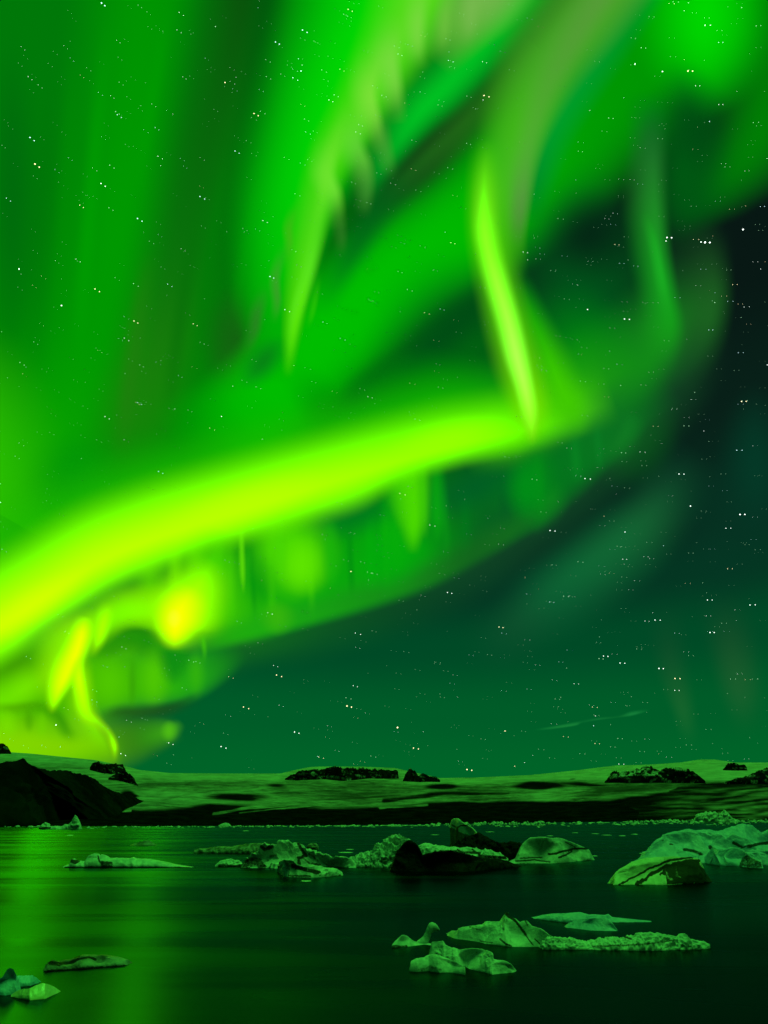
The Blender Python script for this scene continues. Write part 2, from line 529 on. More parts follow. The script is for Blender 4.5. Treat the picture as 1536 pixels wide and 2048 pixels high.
def loft(profile, base, depth, n=110, nv=44, peak=0.45, kf=0.6, kb=0.7, rough=0.10, nscale=1.6, ridged=True, seed=0, dist=None,
         cuts=0, taper=0.35, sink=0.25, vstretch=1.0, facet=0.0, jag=0.0):
    """A solid mass of real depth: cross-sections along its length, each rising from the front waterline to a ridge and down the back.
    Returns vertices (grid), faces, and the height fraction of every vertex."""
    xs, top, bot = columns(profile, base, n)
    if dist is None:
        yf = ground_dist(xs, bot)
        zb = np.zeros(n)
    else:
        yf = dist(xs, bot) if callable(dist) else np.full(n, float(dist))
        zb = at_dist(xs, bot, yf)[:, 2]
    ymean = yf.mean()
    wid = (profile[-1][0] - profile[0][0]) / F * ymean
    u = np.linspace(-1, 1, n)
    D = depth * wid * (1 - (1 - taper) * np.abs(u) ** 2.5)
    yt = yf + D * peak
    Pt = at_dist(xs, top, yt)
    Pb = at_dist(xs, bot, yf)
    H = np.maximum(Pt[:, 2] - zb, 0.0)
    if jag:
        q3 = np.stack([xs / 5.0, 0 * xs, 0 * xs + seed], -1)
        H = H * np.clip(1 + jag * 1.6 * fbm(q3, 4, seed + 77, gain=0.75), 0.1, 1.6)
    v = np.linspace(0, 1, nv)
    h = np.where(v < peak, (v / peak) ** kf, (np.maximum(1 - v, 0) / (1 - peak)) ** kb)
    Z = zb[:, None] + H[:, None] * h[None, :]
    Yy = yf[:, None] + D[:, None] * v[None, :]
    Xx = Pb[:, 0][:, None] + (Pt[:, 0] - Pb[:, 0])[:, None] * h[None, :]
    P = np.stack([Xx, Yy, Z], -1)
    Hm = max(H.max(), 1e-6)
    # roughen along the normal
    du = np.gradient(P, axis=0)
    dv = np.gradient(P, axis=1)
    N = np.cross(du, dv)
    N /= np.maximum(np.linalg.norm(N, axis=-1, keepdims=True), 1e-9)
    N *= np.sign(N[..., 2:3] + 1e-9)
    Q = (P - np.array([Pb[:, 0].mean(), ymean, 0])) / Hm * nscale
    Q[..., 2] *= vstretch
    Q = Q + 0.35 * np.stack([vnoise(Q * 1.3, seed + 50), vnoise(Q * 1.3, seed + 51), vnoise(Q * 1.3, seed + 52)], -1)
    disp = fbm(Q, 5, seed, ridged) - (0.15 if ridged else 0)
    if facet:
        st = np.floor(fbm(Q * 0.9, 2, seed + 9) * 5) / 5
        disp = disp * (1 - facet) + st * facet * 1.4
    env = np.minimum(1.0, (H[:, None] / Hm) * 1.5 + 0.12) * np.minimum(1.0, h[None, :] * 1.6 + 0.35) * (1 - 0.55 * np.exp(-((v[None, :] - peak) / 0.12) ** 2))
    P = P + N * (disp * env * rough * Hm)[..., None]
    r2 = np.random.default_rng(seed + 100)
    front = 1 - sstep(peak * 0.55, peak * 1.0, v)[None, :]
    for k in range(cuts):                      # planar breaks
        n3 = r2.normal(size=3)
        n3[2] = abs(n3[2]) * 0.8 + 0.15
        n3[1] = -abs(n3[1]) - 0.5
        n3 /= np.linalg.norm(n3)
        c = P[r2.integers(n // 8, n - n // 8), int(nv * min(0.9, peak * r2.uniform(0.5, 1.1)))]
        ex = (P - c) @ n3 + 0.02 * Hm
        near = np.exp(-(np.linalg.norm(P - c, axis=-1) / (Hm * 1.1)) ** 4)
        P = P - n3 * (np.maximum(ex, 0) * near * front * 0.85)[..., None]
    # skirt below the water all round
    f = P[:, :1].copy()
    f[..., 2] = zb[:, None] - sink * Hm
    f[..., 1] += 0.05 * D[:, None]
    b = P[:, -1:].copy()
    b[..., 2] = zb[:, None] - sink * Hm
    P = np.concatenate([f, P, b], 1)
    e0 = P[:1].copy(); e0[..., 2] = np.minimum(e0[..., 2], zb[0]) - sink * Hm; e0[..., 1] = P[:1, :, 1].mean()
    e1 = P[-1:].copy(); e1[..., 2] = np.minimum(e1[..., 2], zb[-1]) - sink * Hm; e1[..., 1] = P[-1:, :, 1].mean()
    P = np.concatenate([e0, P, e1], 0)
    return P.reshape(-1, 3), grid_faces(P.shape[0], P.shape[1])


def sweep(pts, base_y, n=40, m=18, rough=0.15, seed=0, flat=0.8, dy=0.0):
    """a horn or arm of ice: path of (x, y, radius) points in the photograph's units, at the distance of waterline base_y"""
    pts = smooth_curve(np.asarray(pts, float), n)
    d = float(ground_dist(pts[0, 0], base_y)) + dy
    Pc = at_dist(pts[:, 0], pts[:, 1], d)
    r = np.maximum(pts[:, 2], 0.05) / F * d
    t = np.gradient(Pc, axis=0)
    t /= np.maximum(np.linalg.norm(t, axis=1, keepdims=True), 1e-9)
    s = np.array([0, 1.0, 0])
    side = np.cross(t, s)
    a = np.linspace(0, 2 * math.pi, m, endpoint=False)
    P = Pc[:, None, :] + r[:, None, None] * (np.cos(a)[None, :, None] * side[:, None, :] + flat * np.sin(a)[None, :, None] * s[None, None, :])
    nn = fbm((P - Pc[0]) / max(r.max(), 1e-6) * 0.9, 4, seed, True)
    P = P + (P - Pc[:, None, :]) * (nn * rough * 2)[..., None]
    P = np.concatenate([P, P[:, :1]], 1)
    faces = grid_faces(n, m + 1)
    return P.reshape(-1, 3), faces


def berg(name, parts, mat, label, cat='iceberg', group=None, ash=None, ash_shade_area=None, ash_base=0.0, kind=None, attr_name='ash', noise_px=10.0):
    """one floating piece: its bodies joined in one mesh, with bands of volcanic ash and painted shade"""
    V, Fc, off = [], [], 0
    for p, f in parts:
        V.append(p)
        Fc.append(f + off)
        off += len(p)
    V = np.vstack(V)
    Fc = np.vstack(Fc)
    px, py = project(V)
    a = np.full(len(V), float(ash_base))
    wob = fbm(np.stack([px / noise_px, py / noise_px, V[:, 1] * 0.05], -1), 4, 5)
    for pts, w, s in ash or []:
        d = seg_dist(px + wob * w * 0.8, py + wob * w * 0.6, pts)
        a = np.maximum(a, s * (1 - sstep(w * 0.55, w * 1.25, d)))
    for poly, s in ash_shade_area or []:
        poly = np.asarray(poly, float)
        inside = np.zeros(len(V), bool)
        qx, qy = px + wob * 3, py + wob * 2
        for (x0, y0), (x1, y1) in zip(poly, np.roll(poly, -1, 0)):
            c = ((y0 > qy) != (y1 > qy)) & (qx < (x1 - x0) * (qy - y0) / ((y1 - y0) + 1e-12) + x0)
            inside ^= c
        if s >= 0:
            a = np.maximum(a, inside * s)
        else:
            a = np.where(inside, np.maximum(0, a + s), a)
    ctr = V.mean(0)
    ctr[2] = 0.0 if cat != 'outcrop' else V[:, 2].min()
    o = link_mesh(name, V, Fc, mat, attrs={attr_name: a}, origin=ctr)
    return tag(o, label, cat, group, kind)


# ---------------------------------------------------------------- dark mountain and rock outcrops
def mountain():
    prof = [(-420, 1490), (-200, 1512), (-60, 1535), (0, 1527), (28, 1524), (45, 1518), (58, 1529), (78, 1538), (100, 1541), (128, 1540), (150, 1546), (168, 1550), (185, 1557),
            (205, 1572), (225, 1582), (248, 1588), (264, 1592), (276, 1600)]
    base = [(-420, 1652), (0, 1651), (60, 1648), (110, 1640), (160, 1629), (210, 1616), (250, 1606), (276, 1601)]
    P, f = loft(prof, base, 0.5, n=320, nv=70, peak=0.5, kf=0.8, kb=0.8, rough=0.10, nscale=2.6, seed=31, dist=lambda x, y: terr_dist(x, y) * 0.97, sink=0.3)
    o = link_mesh('mountain', P, f, M_ROCK, attrs={'snow': np.zeros(len(P))})
    tag(o, kind='structure')


mountain()


def outcrop(prof, base, label, seed, snow=0.14, depth=0.35, rough=0.22, snow_top=None):
    P, f = loft(prof, base, depth, n=150, nv=40, peak=0.5, kf=0.55, kb=0.7, rough=rough * 0.8, nscale=2.4, ridged=False, jag=0.15, seed=seed,
                dist=lambda x, y: terr_dist(x, y) * 0.96, sink=0.4)
    px, py = project(P)
    s = np.zeros(len(P))
    if snow:
        n = fbm(np.stack([(px - py * 1.5) / 9, py / 3.5, 0 * px], -1), 4, seed + 7)
        s = np.clip(snow + n * 2.2 - 0.55, 0, 1)
    for pts, w, k in snow_top or []:
        s = np.maximum(s, k * (1 - sstep(w * .6, w * 1.3, seg_dist(px, py, pts))))
    ctr = P.mean(0)
    ctr[2] = P[:, 2].min()
    o = link_mesh('rock_outcrop', P, f, M_ROCK, attrs={'snow': s}, origin=ctr)
    tag(o, label, 'outcrop', 'rock outcrops on the ice cap')


outcrop([(-20, 1494), (-8, 1488), (4, 1487), (14, 1491), (19, 1498), (20, 1504)], 1506, 'round black boulder on the skyline at the far left edge', 41)
outcrop([(180, 1534), (186, 1526), (196, 1523), (206, 1526), (220, 1528), (232, 1527), (246, 1530), (249, 1538)], [(180, 1537), (210, 1545), (249, 1541)],
        'upper jagged black outcrop on the snow dome above the dark mountain', 42, depth=0.4)
outcrop([(217, 1556), (228, 1549), (242, 1543), (252, 1544), (264, 1550), (268, 1558), (274, 1568)], [(217, 1557), (240, 1560), (274, 1570)],
        'lower black outcrop stepping down the snow below the jagged one', 43, depth=0.35)
outcrop([(570, 1557), (582, 1550), (600, 1542), (618, 1538), (640, 1540), (665, 1533), (690, 1535), (720, 1536), (745, 1538), (775, 1539), (795, 1541), (797, 1553)],
        [(570, 1558), (600, 1559), (650, 1557), (690, 1561), (740, 1556), (797, 1555)], 'long low black outcrop in the middle of the skyline', 44, snow=0.12, depth=0.18,
        snow_top=[([(640, 1556), (655, 1553), (700, 1560)], 2.2, 1.0), ([(600, 1537), (640, 1534), (690, 1531)], 2.0, .9)])
outcrop([(806, 1560), (812, 1545), (820, 1537), (828, 1541), (838, 1552), (846, 1546), (860, 1552), (872, 1553), (880, 1560)], [(806, 1561), (840, 1563), (882, 1562)],
        'small twin peaked black outcrop right of the long low one', 45, depth=0.3)
outcrop([(1213, 1561), (1220, 1548), (1228, 1541), (1245, 1543), (1270, 1538), (1288, 1533), (1298, 1531), (1320, 1540), (1345, 1534), (1372, 1537), (1390, 1545), (1404, 1555), (1410, 1562)],
        [(1213, 1563), (1300, 1564), (1410, 1565)], 'broad black outcrop with snow streaks on the right skyline', 46, snow=0.12, depth=0.2,
        snow_top=[([(1222, 1553), (1245, 1549), (1270, 1546), (1312, 1547)], 4.5, 1.2), ([(1240, 1544), (1266, 1541), (1300, 1538), (1318, 1541)], 2.6, 1.0), ([(1350, 1537), (1375, 1541)], 2, 1)])
outcrop([(1452, 1563), (1470, 1558), (1490, 1553), (1510, 1545), (1530, 1537), (1560, 1533), (1640, 1540), (1660, 1562)], [(1452, 1565), (1660, 1566)],
        'black outcrop cut by the right edge of the picture', 47, depth=0.2)
outcrop([(1448, 1537), (1456, 1527), (1466, 1524), (1476, 1528), (1490, 1529), (1494, 1536)], [(1448, 1538), (1494, 1539)],
        'small black outcrop on the bright snow near the right edge', 48, depth=0.3)

# ---------------------------------------------------------------- icebergs and floes
# far ones
berg('iceberg', [loft([(78, 1656), (84, 1648), (91, 1644), (97, 1647), (99, 1652), (112, 1652), (122, 1653), (130, 1649), (137, 1649), (143, 1644), (147, 1635), (150, 1630), (154, 1634), (157, 1645), (161, 1656)],
                      1658.5, 0.25, seed=61, rough=0.2, peak=0.4)], M_ICE, 'small far iceberg with a pointed spire under the dark mountain',
     ash=[([(80, 1657), (100, 1656)], 3, .9)])
berg('ice_chunk', [loft([(437, 1651), (444, 1647), (450, 1645.5), (457, 1646), (462, 1651)], 1653, 0.4, n=40, nv=24, seed=62)], M_ICE,
     'tiny pale ice chunk by the far shore, left of the middle', 'ice chunk')
berg('ice_chunk', [loft([(260, 1690), (276, 1685), (289, 1680.5), (297, 1680), (313, 1690)], 1691, 0.5, n=50, nv=24, seed=63, kf=1.0, rough=0.05)], M_DIRTY,
     'dim flat topped ice mound behind the long flat floe', 'ice chunk', ash_base=0.4)
berg('ice_floe', [loft([(126, 1733), (141, 1727), (142, 1719), (149, 1717), (156, 1721), (170, 1722), (175, 1712), (189, 1706), (198, 1708), (200, 1712), (203, 1709), (211, 1710), (219, 1715), (260, 1716),
                        (268, 1714), (274, 1717), (300, 1718), (328, 1723), (355, 1729), (384, 1734)], 1735, 0.18, n=170, seed=64, kf=0.45, rough=0.10, peak=0.5)], M_ICE,
     'long flat pale floe tapering right on the bright green water', 'ice floe',
     ash=[([(141, 1722), (154, 1722)], 5, .9), ([(196, 1712), (198, 1722), (205, 1728)], 2, .9), ([(203, 1725), (220, 1726)], 5, .8), ([(130, 1735), (380, 1736)], 2.4, 1.0), ([(175, 1714), (192, 1714)], 1.6, .7)])
berg('ice_floe', [loft([(388, 1699), (400, 1696), (415, 1696), (440, 1692), (460, 1693), (480, 1690), (500, 1687), (530, 1686), (560, 1690), (575, 1700)], [(388, 1706), (575, 1708)], 0.22, n=120, seed=65, kf=0.5, rough=0.16)],
     M_DIRTY, 'low dull floe behind the left end of the crumpled iceberg', 'ice floe', ash_base=0.15)
# crumpled group left of centre
berg('iceberg', [loft([(480, 1732), (486, 1722), (504, 1708), (518, 1701), (522, 1690), (527, 1687), (535, 1687), (552, 1689), (559, 1679.5), (569, 1682), (580, 1682), (594, 1688), (598, 1687), (606, 1691), (621, 1700),
                       (634, 1706), (660, 1711), (690, 1714.5), (702, 1718), (712, 1728)], [(480, 1736), (540, 1738), (600, 1735), (712, 1736)], 0.34, n=240, nv=90, seed=66, kf=0.75, rough=0.36, nscale=3.0, cuts=10, peak=0.5, facet=0.3)],
     M_ICE, 'large crumpled pale iceberg with dark folds, left of centre',
     ash=[([(484, 1734), (500, 1722), (515, 1722), (525, 1735)], 9, .75), ([(522, 1692), (530, 1700), (545, 1694)], 4, .9), ([(597, 1688), (604, 1700), (612, 1712), (596, 1716), (598, 1728)], 4.5, .85),
          ([(540, 1712), (552, 1710)], 3, .7), ([(618, 1708), (628, 1714), (636, 1722)], 2.4, .7), ([(606, 1716), (618, 1726), (640, 1730)], 2.6, .75), ([(556, 1700), (580, 1702), (594, 1699)], 1.6, .6)])  # dark strokes along the folds
berg('ice_chunk', [loft([(430, 1731), (439, 1722), (452, 1719), (460, 1717.5), (470, 1720), (478, 1720.5), (487, 1728)], 1733.5, 0.45, n=70, seed=67, rough=0.25, nscale=1.6)], M_ICE,
     'small lumpy chunk at the left foot of the crumpled iceberg', 'ice chunk', ash=[([(440, 1732), (486, 1732)], 4, .8)])
berg('ice_chunk', [loft([(556, 1735), (559, 1722), (569, 1719), (586, 1721), (593, 1728), (606, 1731), (634, 1732), (648, 1734), (660, 1736), (676, 1737.5), (684, 1744), (686, 1750)],
                        [(556, 1744), (570, 1755), (627, 1756), (686, 1751)], 0.3, n=140, nv=60, seed=68, rough=0.18, nscale=1.6, kf=0.4, cuts=5)], M_ICE,
     'low overhanging chunk in front of the crumpled iceberg', 'ice chunk', ash=[([(575, 1752), (620, 1753)], 3, .9), ([(585, 1732), (605, 1738), (640, 1746)], 5, .85), ([(640, 1752), (680, 1750)], 2, .8)])
berg('ice_chunk', [loft([(614, 1694), (617, 1688), (622, 1686), (632, 1686.5), (638, 1692), (636, 1696)], 1698, 0.6, n=50, nv=30, seed=69, rough=0.2)], M_DIRTY,
     'small rounded lump on the water behind the crumpled iceberg', 'ice chunk', ash=[([(614, 1696), (630, 1697)], 3, .8)])
berg('iceberg', [loft([(688, 1728), (696, 1717), (704, 1712), (722, 1708), (748, 1705), (752, 1692), (772, 1680), (788, 1673), (798, 1669), (811, 1672), (820, 1681), (828, 1697), (834, 1715)], [(688, 1734), (770, 1735), (834, 1733)],
                      0.4, n=200, nv=80, seed=70, rough=0.34, nscale=5.5, kf=0.8, peak=0.5)], M_ICE_FINE, 'crumbly knobbly iceberg rising to the right beside the black one',
     ash=[([(765, 1722), (780, 1716)], 7, .6)], ash_base=0.12)
# black group
berg('iceberg', [loft([(778, 1742), (786, 1725), (791, 1711), (800, 1695), (807, 1687), (815, 1681), (820, 1680), (830, 1685), (842, 1700), (846, 1708), (856, 1705), (882, 1704), (902, 1701), (921, 1706), (947, 1712), (977, 1717),
                       (1009, 1720), (1025, 1726), (1044, 1732)], [(778, 1742), (870, 1746), (928, 1745), (1044, 1733)], 0.3, n=240, nv=80, seed=71, rough=0.16, nscale=1.9, kf=0.7, cuts=7)],
     M_ASH, 'black ash covered iceberg with a blunt horn at its left end')
berg('iceberg', [loft([(834, 1700), (837, 1692), (851, 1687), (869, 1689), (895, 1694), (920, 1696), (944, 1695), (977, 1699), (1000, 1706), (1016, 1716)], 1728, 0.3, n=150, nv=60, seed=72, rough=0.22, nscale=2.6, kf=0.6)],
     M_ICE, 'low pale ice ridge wedged between the black icebergs', ash=[([(880, 1702), (960, 1706)], 3, .8), ([(915, 1699), (930, 1708)], 2, .9), ([(945, 1699), (960, 1710)], 2, .9), ([(960, 1712), (1010, 1716)], 4, .85)])
berg('iceberg', [loft([(901, 1648), (903, 1640), (908, 1637), (916, 1637), (924, 1643), (930, 1648), (944, 1655), (953, 1664), (957, 1672)], [(901, 1694), (957, 1700)], 0.5, n=90, nv=50, seed=73, rough=0.06, nscale=1.2, kf=0.3, cuts=3)],
     M_ICE_FINE, 'leaning pale ice slab standing up behind the black ridge',
     ash=[([(904, 1650), (914, 1656), (922, 1651), (934, 1650), (950, 1650)], 1.8, 1.0), ([(915, 1656), (913, 1670), (912, 1684)], 2.2, 1.0)], ash_shade_area=[([(900, 1652), (914, 1660), (926, 1666), (960, 1676), (960, 1704), (900, 1704)], 0.75)])
berg('iceberg', [loft([(906, 1692), (915, 1683), (928, 1676), (941, 1669), (957, 1665.5), (967, 1673), (990, 1680), (999, 1683.5), (1020, 1684), (1042, 1687), (1045, 1700), (1046, 1712)], 1726, 0.3, n=150, nv=60, seed=74, rough=0.2, nscale=2.6, kf=0.4,
                      vstretch=0.5)], M_ASH, 'black furrowed ice ridge between the leaning slab and the pale dome')
berg('iceberg', [loft([(1016, 1724), (1030, 1716), (1038, 1699), (1050, 1681), (1061, 1674), (1084, 1673.5), (1107, 1676), (1117, 1674.5), (1136, 1681), (1156, 1689), (1178, 1699), (1183, 1708), (1189, 1719)],
                      [(1016, 1727), (1090, 1729), (1113, 1727), (1189, 1720)], 0.42, n=170, nv=80, seed=75, rough=0.10, nscale=1.8, kf=0.75, cuts=6, facet=0.3)], M_ICE,
     'bright pale iceberg with a dark branching crack, right of the black group',
     ash=[([(1097, 1708), (1112, 1707), (1123, 1703), (1146, 1698), (1176, 1697)], 2.6, 1.0), ([(1118, 1715), (1132, 1710), (1143, 1703)], 2.2, .95), ([(1040, 1716), (1084, 1715)], 1.6, .95), ([(1032, 1722), (1070, 1720), (1100, 1724)], 1.8, .95),
          ([(1040, 1728), (1090, 1728)], 1.6, 1.0), ([(1130, 1684), (1150, 1694)], 1.3, .8)])
# right group
berg('iceberg', [loft([(1278, 1722), (1296, 1702), (1310, 1683), (1328, 1669.5), (1345, 1665), (1361, 1662), (1379, 1659), (1402, 1661), (1423, 1661), (1446, 1659), (1467, 1654), (1474, 1650), (1490, 1649), (1504, 1652), (1514, 1660), (1523, 1664),
                       (1536, 1660), (1600, 1656), (1660, 1675), (1690, 1710)], [(1278, 1727), (1400, 1727), (1500, 1727), (1690, 1727)], 0.32, n=260, nv=90, seed=76, rough=0.13, nscale=2.3, kf=0.5, cuts=8, peak=0.5)],
     M_BLUE, 'largest smooth pale iceberg at the right edge',
     ash=[([(1369, 1699), (1385, 1702), (1402, 1708)], 4, .85), ([(1420, 1694), (1428, 1702)], 4.5, .85), ([(1468, 1686), (1484, 1694), (1500, 1692), (1518, 1688), (1536, 1685)], 4, .9), ([(1340, 1688), (1345, 1689)], 2, .9), ([(1325, 1681), (1327, 1680)], 1.5, .8)])  # the long stripe paints a cavity's shade into the colour
berg('iceberg', [loft([(1408, 1724), (1413, 1711), (1426, 1693), (1436, 1699), (1444, 1700), (1456, 1697), (1467, 1695), (1477, 1697), (1486, 1701), (1504, 1713), (1523, 1722), (1526, 1734)], [(1408, 1726), (1440, 1731), (1475, 1733), (1526, 1737)],
                      0.4, n=130, nv=70, seed=77, rough=0.10, nscale=1.1, kf=0.5, cuts=9, facet=0.4)], M_BLUE, 'angular ice block in front of the largest pale iceberg',
     ash_shade_area=[([(1476, 1734), (1484, 1716), (1496, 1710), (1508, 1718), (1522, 1724), (1524, 1737)], 0.72)])  # shade of the right front face painted in with the ash mask
berg('iceberg', [loft([(1484, 1704), (1492, 1699), (1510, 1700), (1536, 1701), (1580, 1698), (1620, 1720)], [(1484, 1730), (1620, 1733)], 0.3, n=100, nv=50, seed=78, rough=0.14, nscale=2, kf=0.6, cuts=3)], M_BLUE,
     'low ice shelf running out of the picture beside the angular block')
berg('iceberg', [loft([(1226, 1766), (1227.5, 1759), (1230, 1748), (1238, 1739), (1259, 1726), (1284, 1717), (1310, 1713.5), (1342, 1712), (1365, 1714), (1382, 1713), (1400, 1719), (1406, 1733), (1412, 1747), (1424, 1762)],
                      [(1226, 1770), (1328, 1771), (1424, 1764)], 0.5, n=180, nv=80, seed=79, rough=0.06, nscale=1.6, kf=0.7, peak=0.5, cuts=2)], M_CREAM,
     'pale iceberg striped with curving black ash bands, lower right',
     ash=[([(1238, 1770), (1273, 1751), (1310, 1732), (1342, 1720), (1385, 1715)], 2.6, 1.0), ([(1272, 1770), (1300, 1751), (1324, 1737), (1347, 1727), (1396, 1721)], 4.2, 1.0)],
     ash_shade_area=[([(1318, 1748), (1330, 1737), (1350, 1728), (1392, 1722), (1408, 1738), (1426, 1764), (1380, 1768), (1333, 1770)], 1.15), ([(1368, 1728), (1396, 1722), (1412, 1748), (1412, 1762), (1380, 1764)], 1.3),
               ([(1322, 1748), (1332, 1752), (1334, 1768), (1316, 1770)], -0.9), ([(1332, 1738), (1338, 1752), (1350, 1760), (1340, 1762), (1331, 1750)], -0.5), ([(1352, 1733), (1357, 1750), (1370, 1757), (1352, 1754)], -0.45)])
berg('iceberg', [loft([(1391, 1641), (1394, 1630), (1402, 1625), (1407, 1627), (1412, 1622), (1417, 1626), (1421, 1623), (1426, 1627), (1430, 1622), (1437, 1629), (1442, 1627), (1449, 1620.5), (1458, 1630), (1466, 1636), (1476, 1642)], 1646, 0.3,
                      n=110, nv=40, seed=80, rough=0.28, nscale=2.4, kf=0.6)], M_ICE_FINE, 'far jagged heap of broken ice at the right shore', ash_base=0.1)
# lower right floes
berg('ice_floe', [loft([(1066, 1835), (1086, 1829.5), (1103, 1827), (1129, 1826.5), (1160, 1824), (1178, 1828.5), (1212, 1830), (1217, 1828), (1224, 1834), (1258, 1837.5), (1302, 1842)], [(1066, 1837), (1100, 1842), (1140, 1846), (1230, 1846), (1302, 1844)],
                       0.22, n=150, nv=60, seed=81, rough=0.09, nscale=1.8, kf=0.4, cuts=4),
                  loft([(1131, 1853), (1137, 1846), (1160, 1838), (1189, 1835), (1212, 1835), (1222, 1843), (1230, 1853), (1236, 1861)], [(1131, 1855), (1180, 1861), (1236, 1863)], 0.35, n=90, nv=50, seed=82, rough=0.05, nscale=1.2, kf=1.1, cuts=3)],
     M_BLUE, 'smooth thin floe with a pointed tail and a sloping keel, lower right', 'ice floe')
berg('ice_floe', [loft([(894, 1867), (904, 1861), (914, 1861), (917, 1856), (933, 1852), (950, 1851), (964, 1848.5), (972, 1843), (1000, 1843), (1006, 1836), (1011, 1823), (1017, 1825), (1021, 1833), (1032, 1837.5), (1039, 1843), (1054, 1841), (1063, 1851),
                        (1081, 1856), (1097, 1868), (1112, 1876)], [(894, 1871), (915, 1880), (959, 1887), (1017, 1893), (1043, 1896), (1088, 1899), (1112, 1899)], 0.36, n=220, nv=80, seed=83, rough=0.12, nscale=2.2, kf=0.8, peak=0.5, cuts=7, facet=0.25),
                  loft([(1084, 1885), (1097, 1873), (1120, 1876), (1143, 1876), (1160, 1880), (1180, 1885), (1187, 1881), (1205, 1877), (1223, 1875), (1243, 1876), (1258, 1874), (1269, 1869), (1286, 1864.5), (1315, 1865), (1344, 1871.5), (1355, 1876),
                        (1362, 1869), (1368, 1866), (1375, 1869), (1381, 1879), (1412, 1883), (1420, 1889), (1419, 1896)], [(1084, 1899), (1180, 1900), (1300, 1902), (1419, 1898)], 0.16, n=260, nv=60, seed=84, rough=0.30, nscale=2.6, kf=0.6)],
     M_ICE_FINE, 'long ragged floe with an upright dark edged fin and a crumbly tail', 'ice floe',
     ash=[([(1010, 1824), (1018, 1833)], 4.5, 0.9), ([(1018, 1833), (1030, 1841), (1042, 1856), (1050, 1868)], 3.2, .95), ([(1048, 1866), (1058, 1880), (1066, 1890)], 1.8, .8), ([(1012, 1840), (1006, 1862)], 4, .45), ([(1050, 1841), (1056, 1852)], 2, .7), ([(1000, 1878), (1012, 1888), (1022, 1892)], 2.5, .9), ([(1070, 1878), (1084, 1892)], 1.6, .9),
          ([(940, 1854), (965, 1862)], 2, .6), ([(960, 1882), (985, 1885)], 1.6, .8), ([(1186, 1893), (1240, 1891), (1290, 1889), (1350, 1880)], 2.4, .7), ([(1250, 1874), (1262, 1878)], 3, .8)])
berg('ice_chunk', [loft([(784, 1890), (788, 1884), (794, 1878), (803, 1870), (808, 1869.5), (814, 1871.5), (824, 1880), (833, 1884), (850, 1885), (866, 1888)], [(784, 1896), (820, 1893), (848, 1889), (866, 1891)], 0.42, n=110, nv=50, seed=85, rough=0.08, nscale=1.2, kf=0.8, cuts=2),
                   sweep([(842, 1892, 9), (851, 1880, 6), (857, 1868, 5), (860, 1860, 6.5), (864, 1854.5, 6.5), (871, 1856, 5), (879, 1860, 1.0)], 1891, seed=86, dy=0.6)],
     M_ICE_FINE, 'small chunk with an upright fish tail horn on the dark water', 'ice chunk', ash=[([(785, 1894), (812, 1893)], 4, .8)])
berg('iceberg', [loft([(858, 1905), (860, 1897), (864, 1884), (875, 1882.5), (886, 1882), (891, 1890), (904, 1896), (906, 1894), (915, 1898), (948, 1897), (970, 1898.5), (985, 1906), (988, 1917), (1012, 1922), (1023, 1929), (1033, 1941)],
                      [(858, 1922), (915, 1934), (970, 1945), (988, 1951), (1019, 1949), (1033, 1944)], 0.34, n=180, nv=80, seed=87, rough=0.09, nscale=1.8, kf=0.7, cuts=6, peak=0.45),
                 loft([(819, 1937), (822, 1922), (833, 1916), (848, 1914), (857, 1909), (871, 1908), (893, 1915), (912, 1924), (930, 1934)], [(819, 1943), (835, 1944), (857, 1942), (880, 1946), (902, 1946), (930, 1950)], 0.3, n=110, nv=60, seed=88,
                      rough=0.06, nscale=1.3, kf=0.45, peak=0.5, cuts=2)],
     M_ICE_FINE, 'nearest pale iceberg with a rounded arm low in the water, bottom right',
     ash=[([(838, 1942), (860, 1934), (880, 1940)], 5, .6), ([(952, 1904), (955, 1912)], 3, .5)])  # the arched stroke paints the dark hollow's shade under the arm
berg('ice_floe', [loft([(89, 1936), (92, 1930), (96, 1924), (105, 1919.5), (115, 1923), (130, 1919), (142, 1917.5), (153, 1913.5), (167, 1908.5), (178, 1909), (208, 1909), (235, 1913), (252, 1918.5), (257, 1929)], [(89, 1943), (170, 1938), (257, 1931)],
                       0.4, n=140, nv=70, seed=89, rough=0.08, nscale=2.0, kf=0.3, peak=0.5, cuts=3)], M_DIRTY, 'flat dirty ice slab with a dark crease, lower left', 'ice floe',
     ash=[([(98, 1926), (110, 1928), (140, 1926), (160, 1918), (176, 1914), (190, 1918)], 3.2, .9), ([(100, 1924), (116, 1928)], 5, .9), ([(150, 1915), (158, 1912)], 3, .8), ([(90, 1943), (170, 1939), (256, 1932)], 2.0, 1.0)])
berg('ice_chunk', [loft([(-40, 1960), (-20, 1950), (0, 1957), (6, 1953), (14, 1937), (20, 1934), (28, 1938), (33, 1950), (34, 1966), (33, 1978)], [(-40, 1992), (10, 1992), (33, 1988)], 0.6, n=100, nv=60, seed=90, rough=0.12, nscale=1.3, kf=0.35, cuts=3),
                   loft([(28, 1957), (36, 1951), (50, 1951), (64, 1950), (72, 1955), (78, 1963)], [(28, 1974), (60, 1972), (78, 1966)], 0.5, n=60, nv=40, seed=91, rough=0.08, kf=0.5)],
     M_CLEAR, 'blue green clear ice lump at the bottom left edge', 'ice chunk')
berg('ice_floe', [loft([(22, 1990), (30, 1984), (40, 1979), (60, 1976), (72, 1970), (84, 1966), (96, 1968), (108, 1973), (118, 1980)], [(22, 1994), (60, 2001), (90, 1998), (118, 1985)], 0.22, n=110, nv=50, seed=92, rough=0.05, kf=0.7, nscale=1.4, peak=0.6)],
     M_WET_GLEAM, 'low wet shelf of ice with a painted yellow green gleam beside the clear lump', 'ice floe')

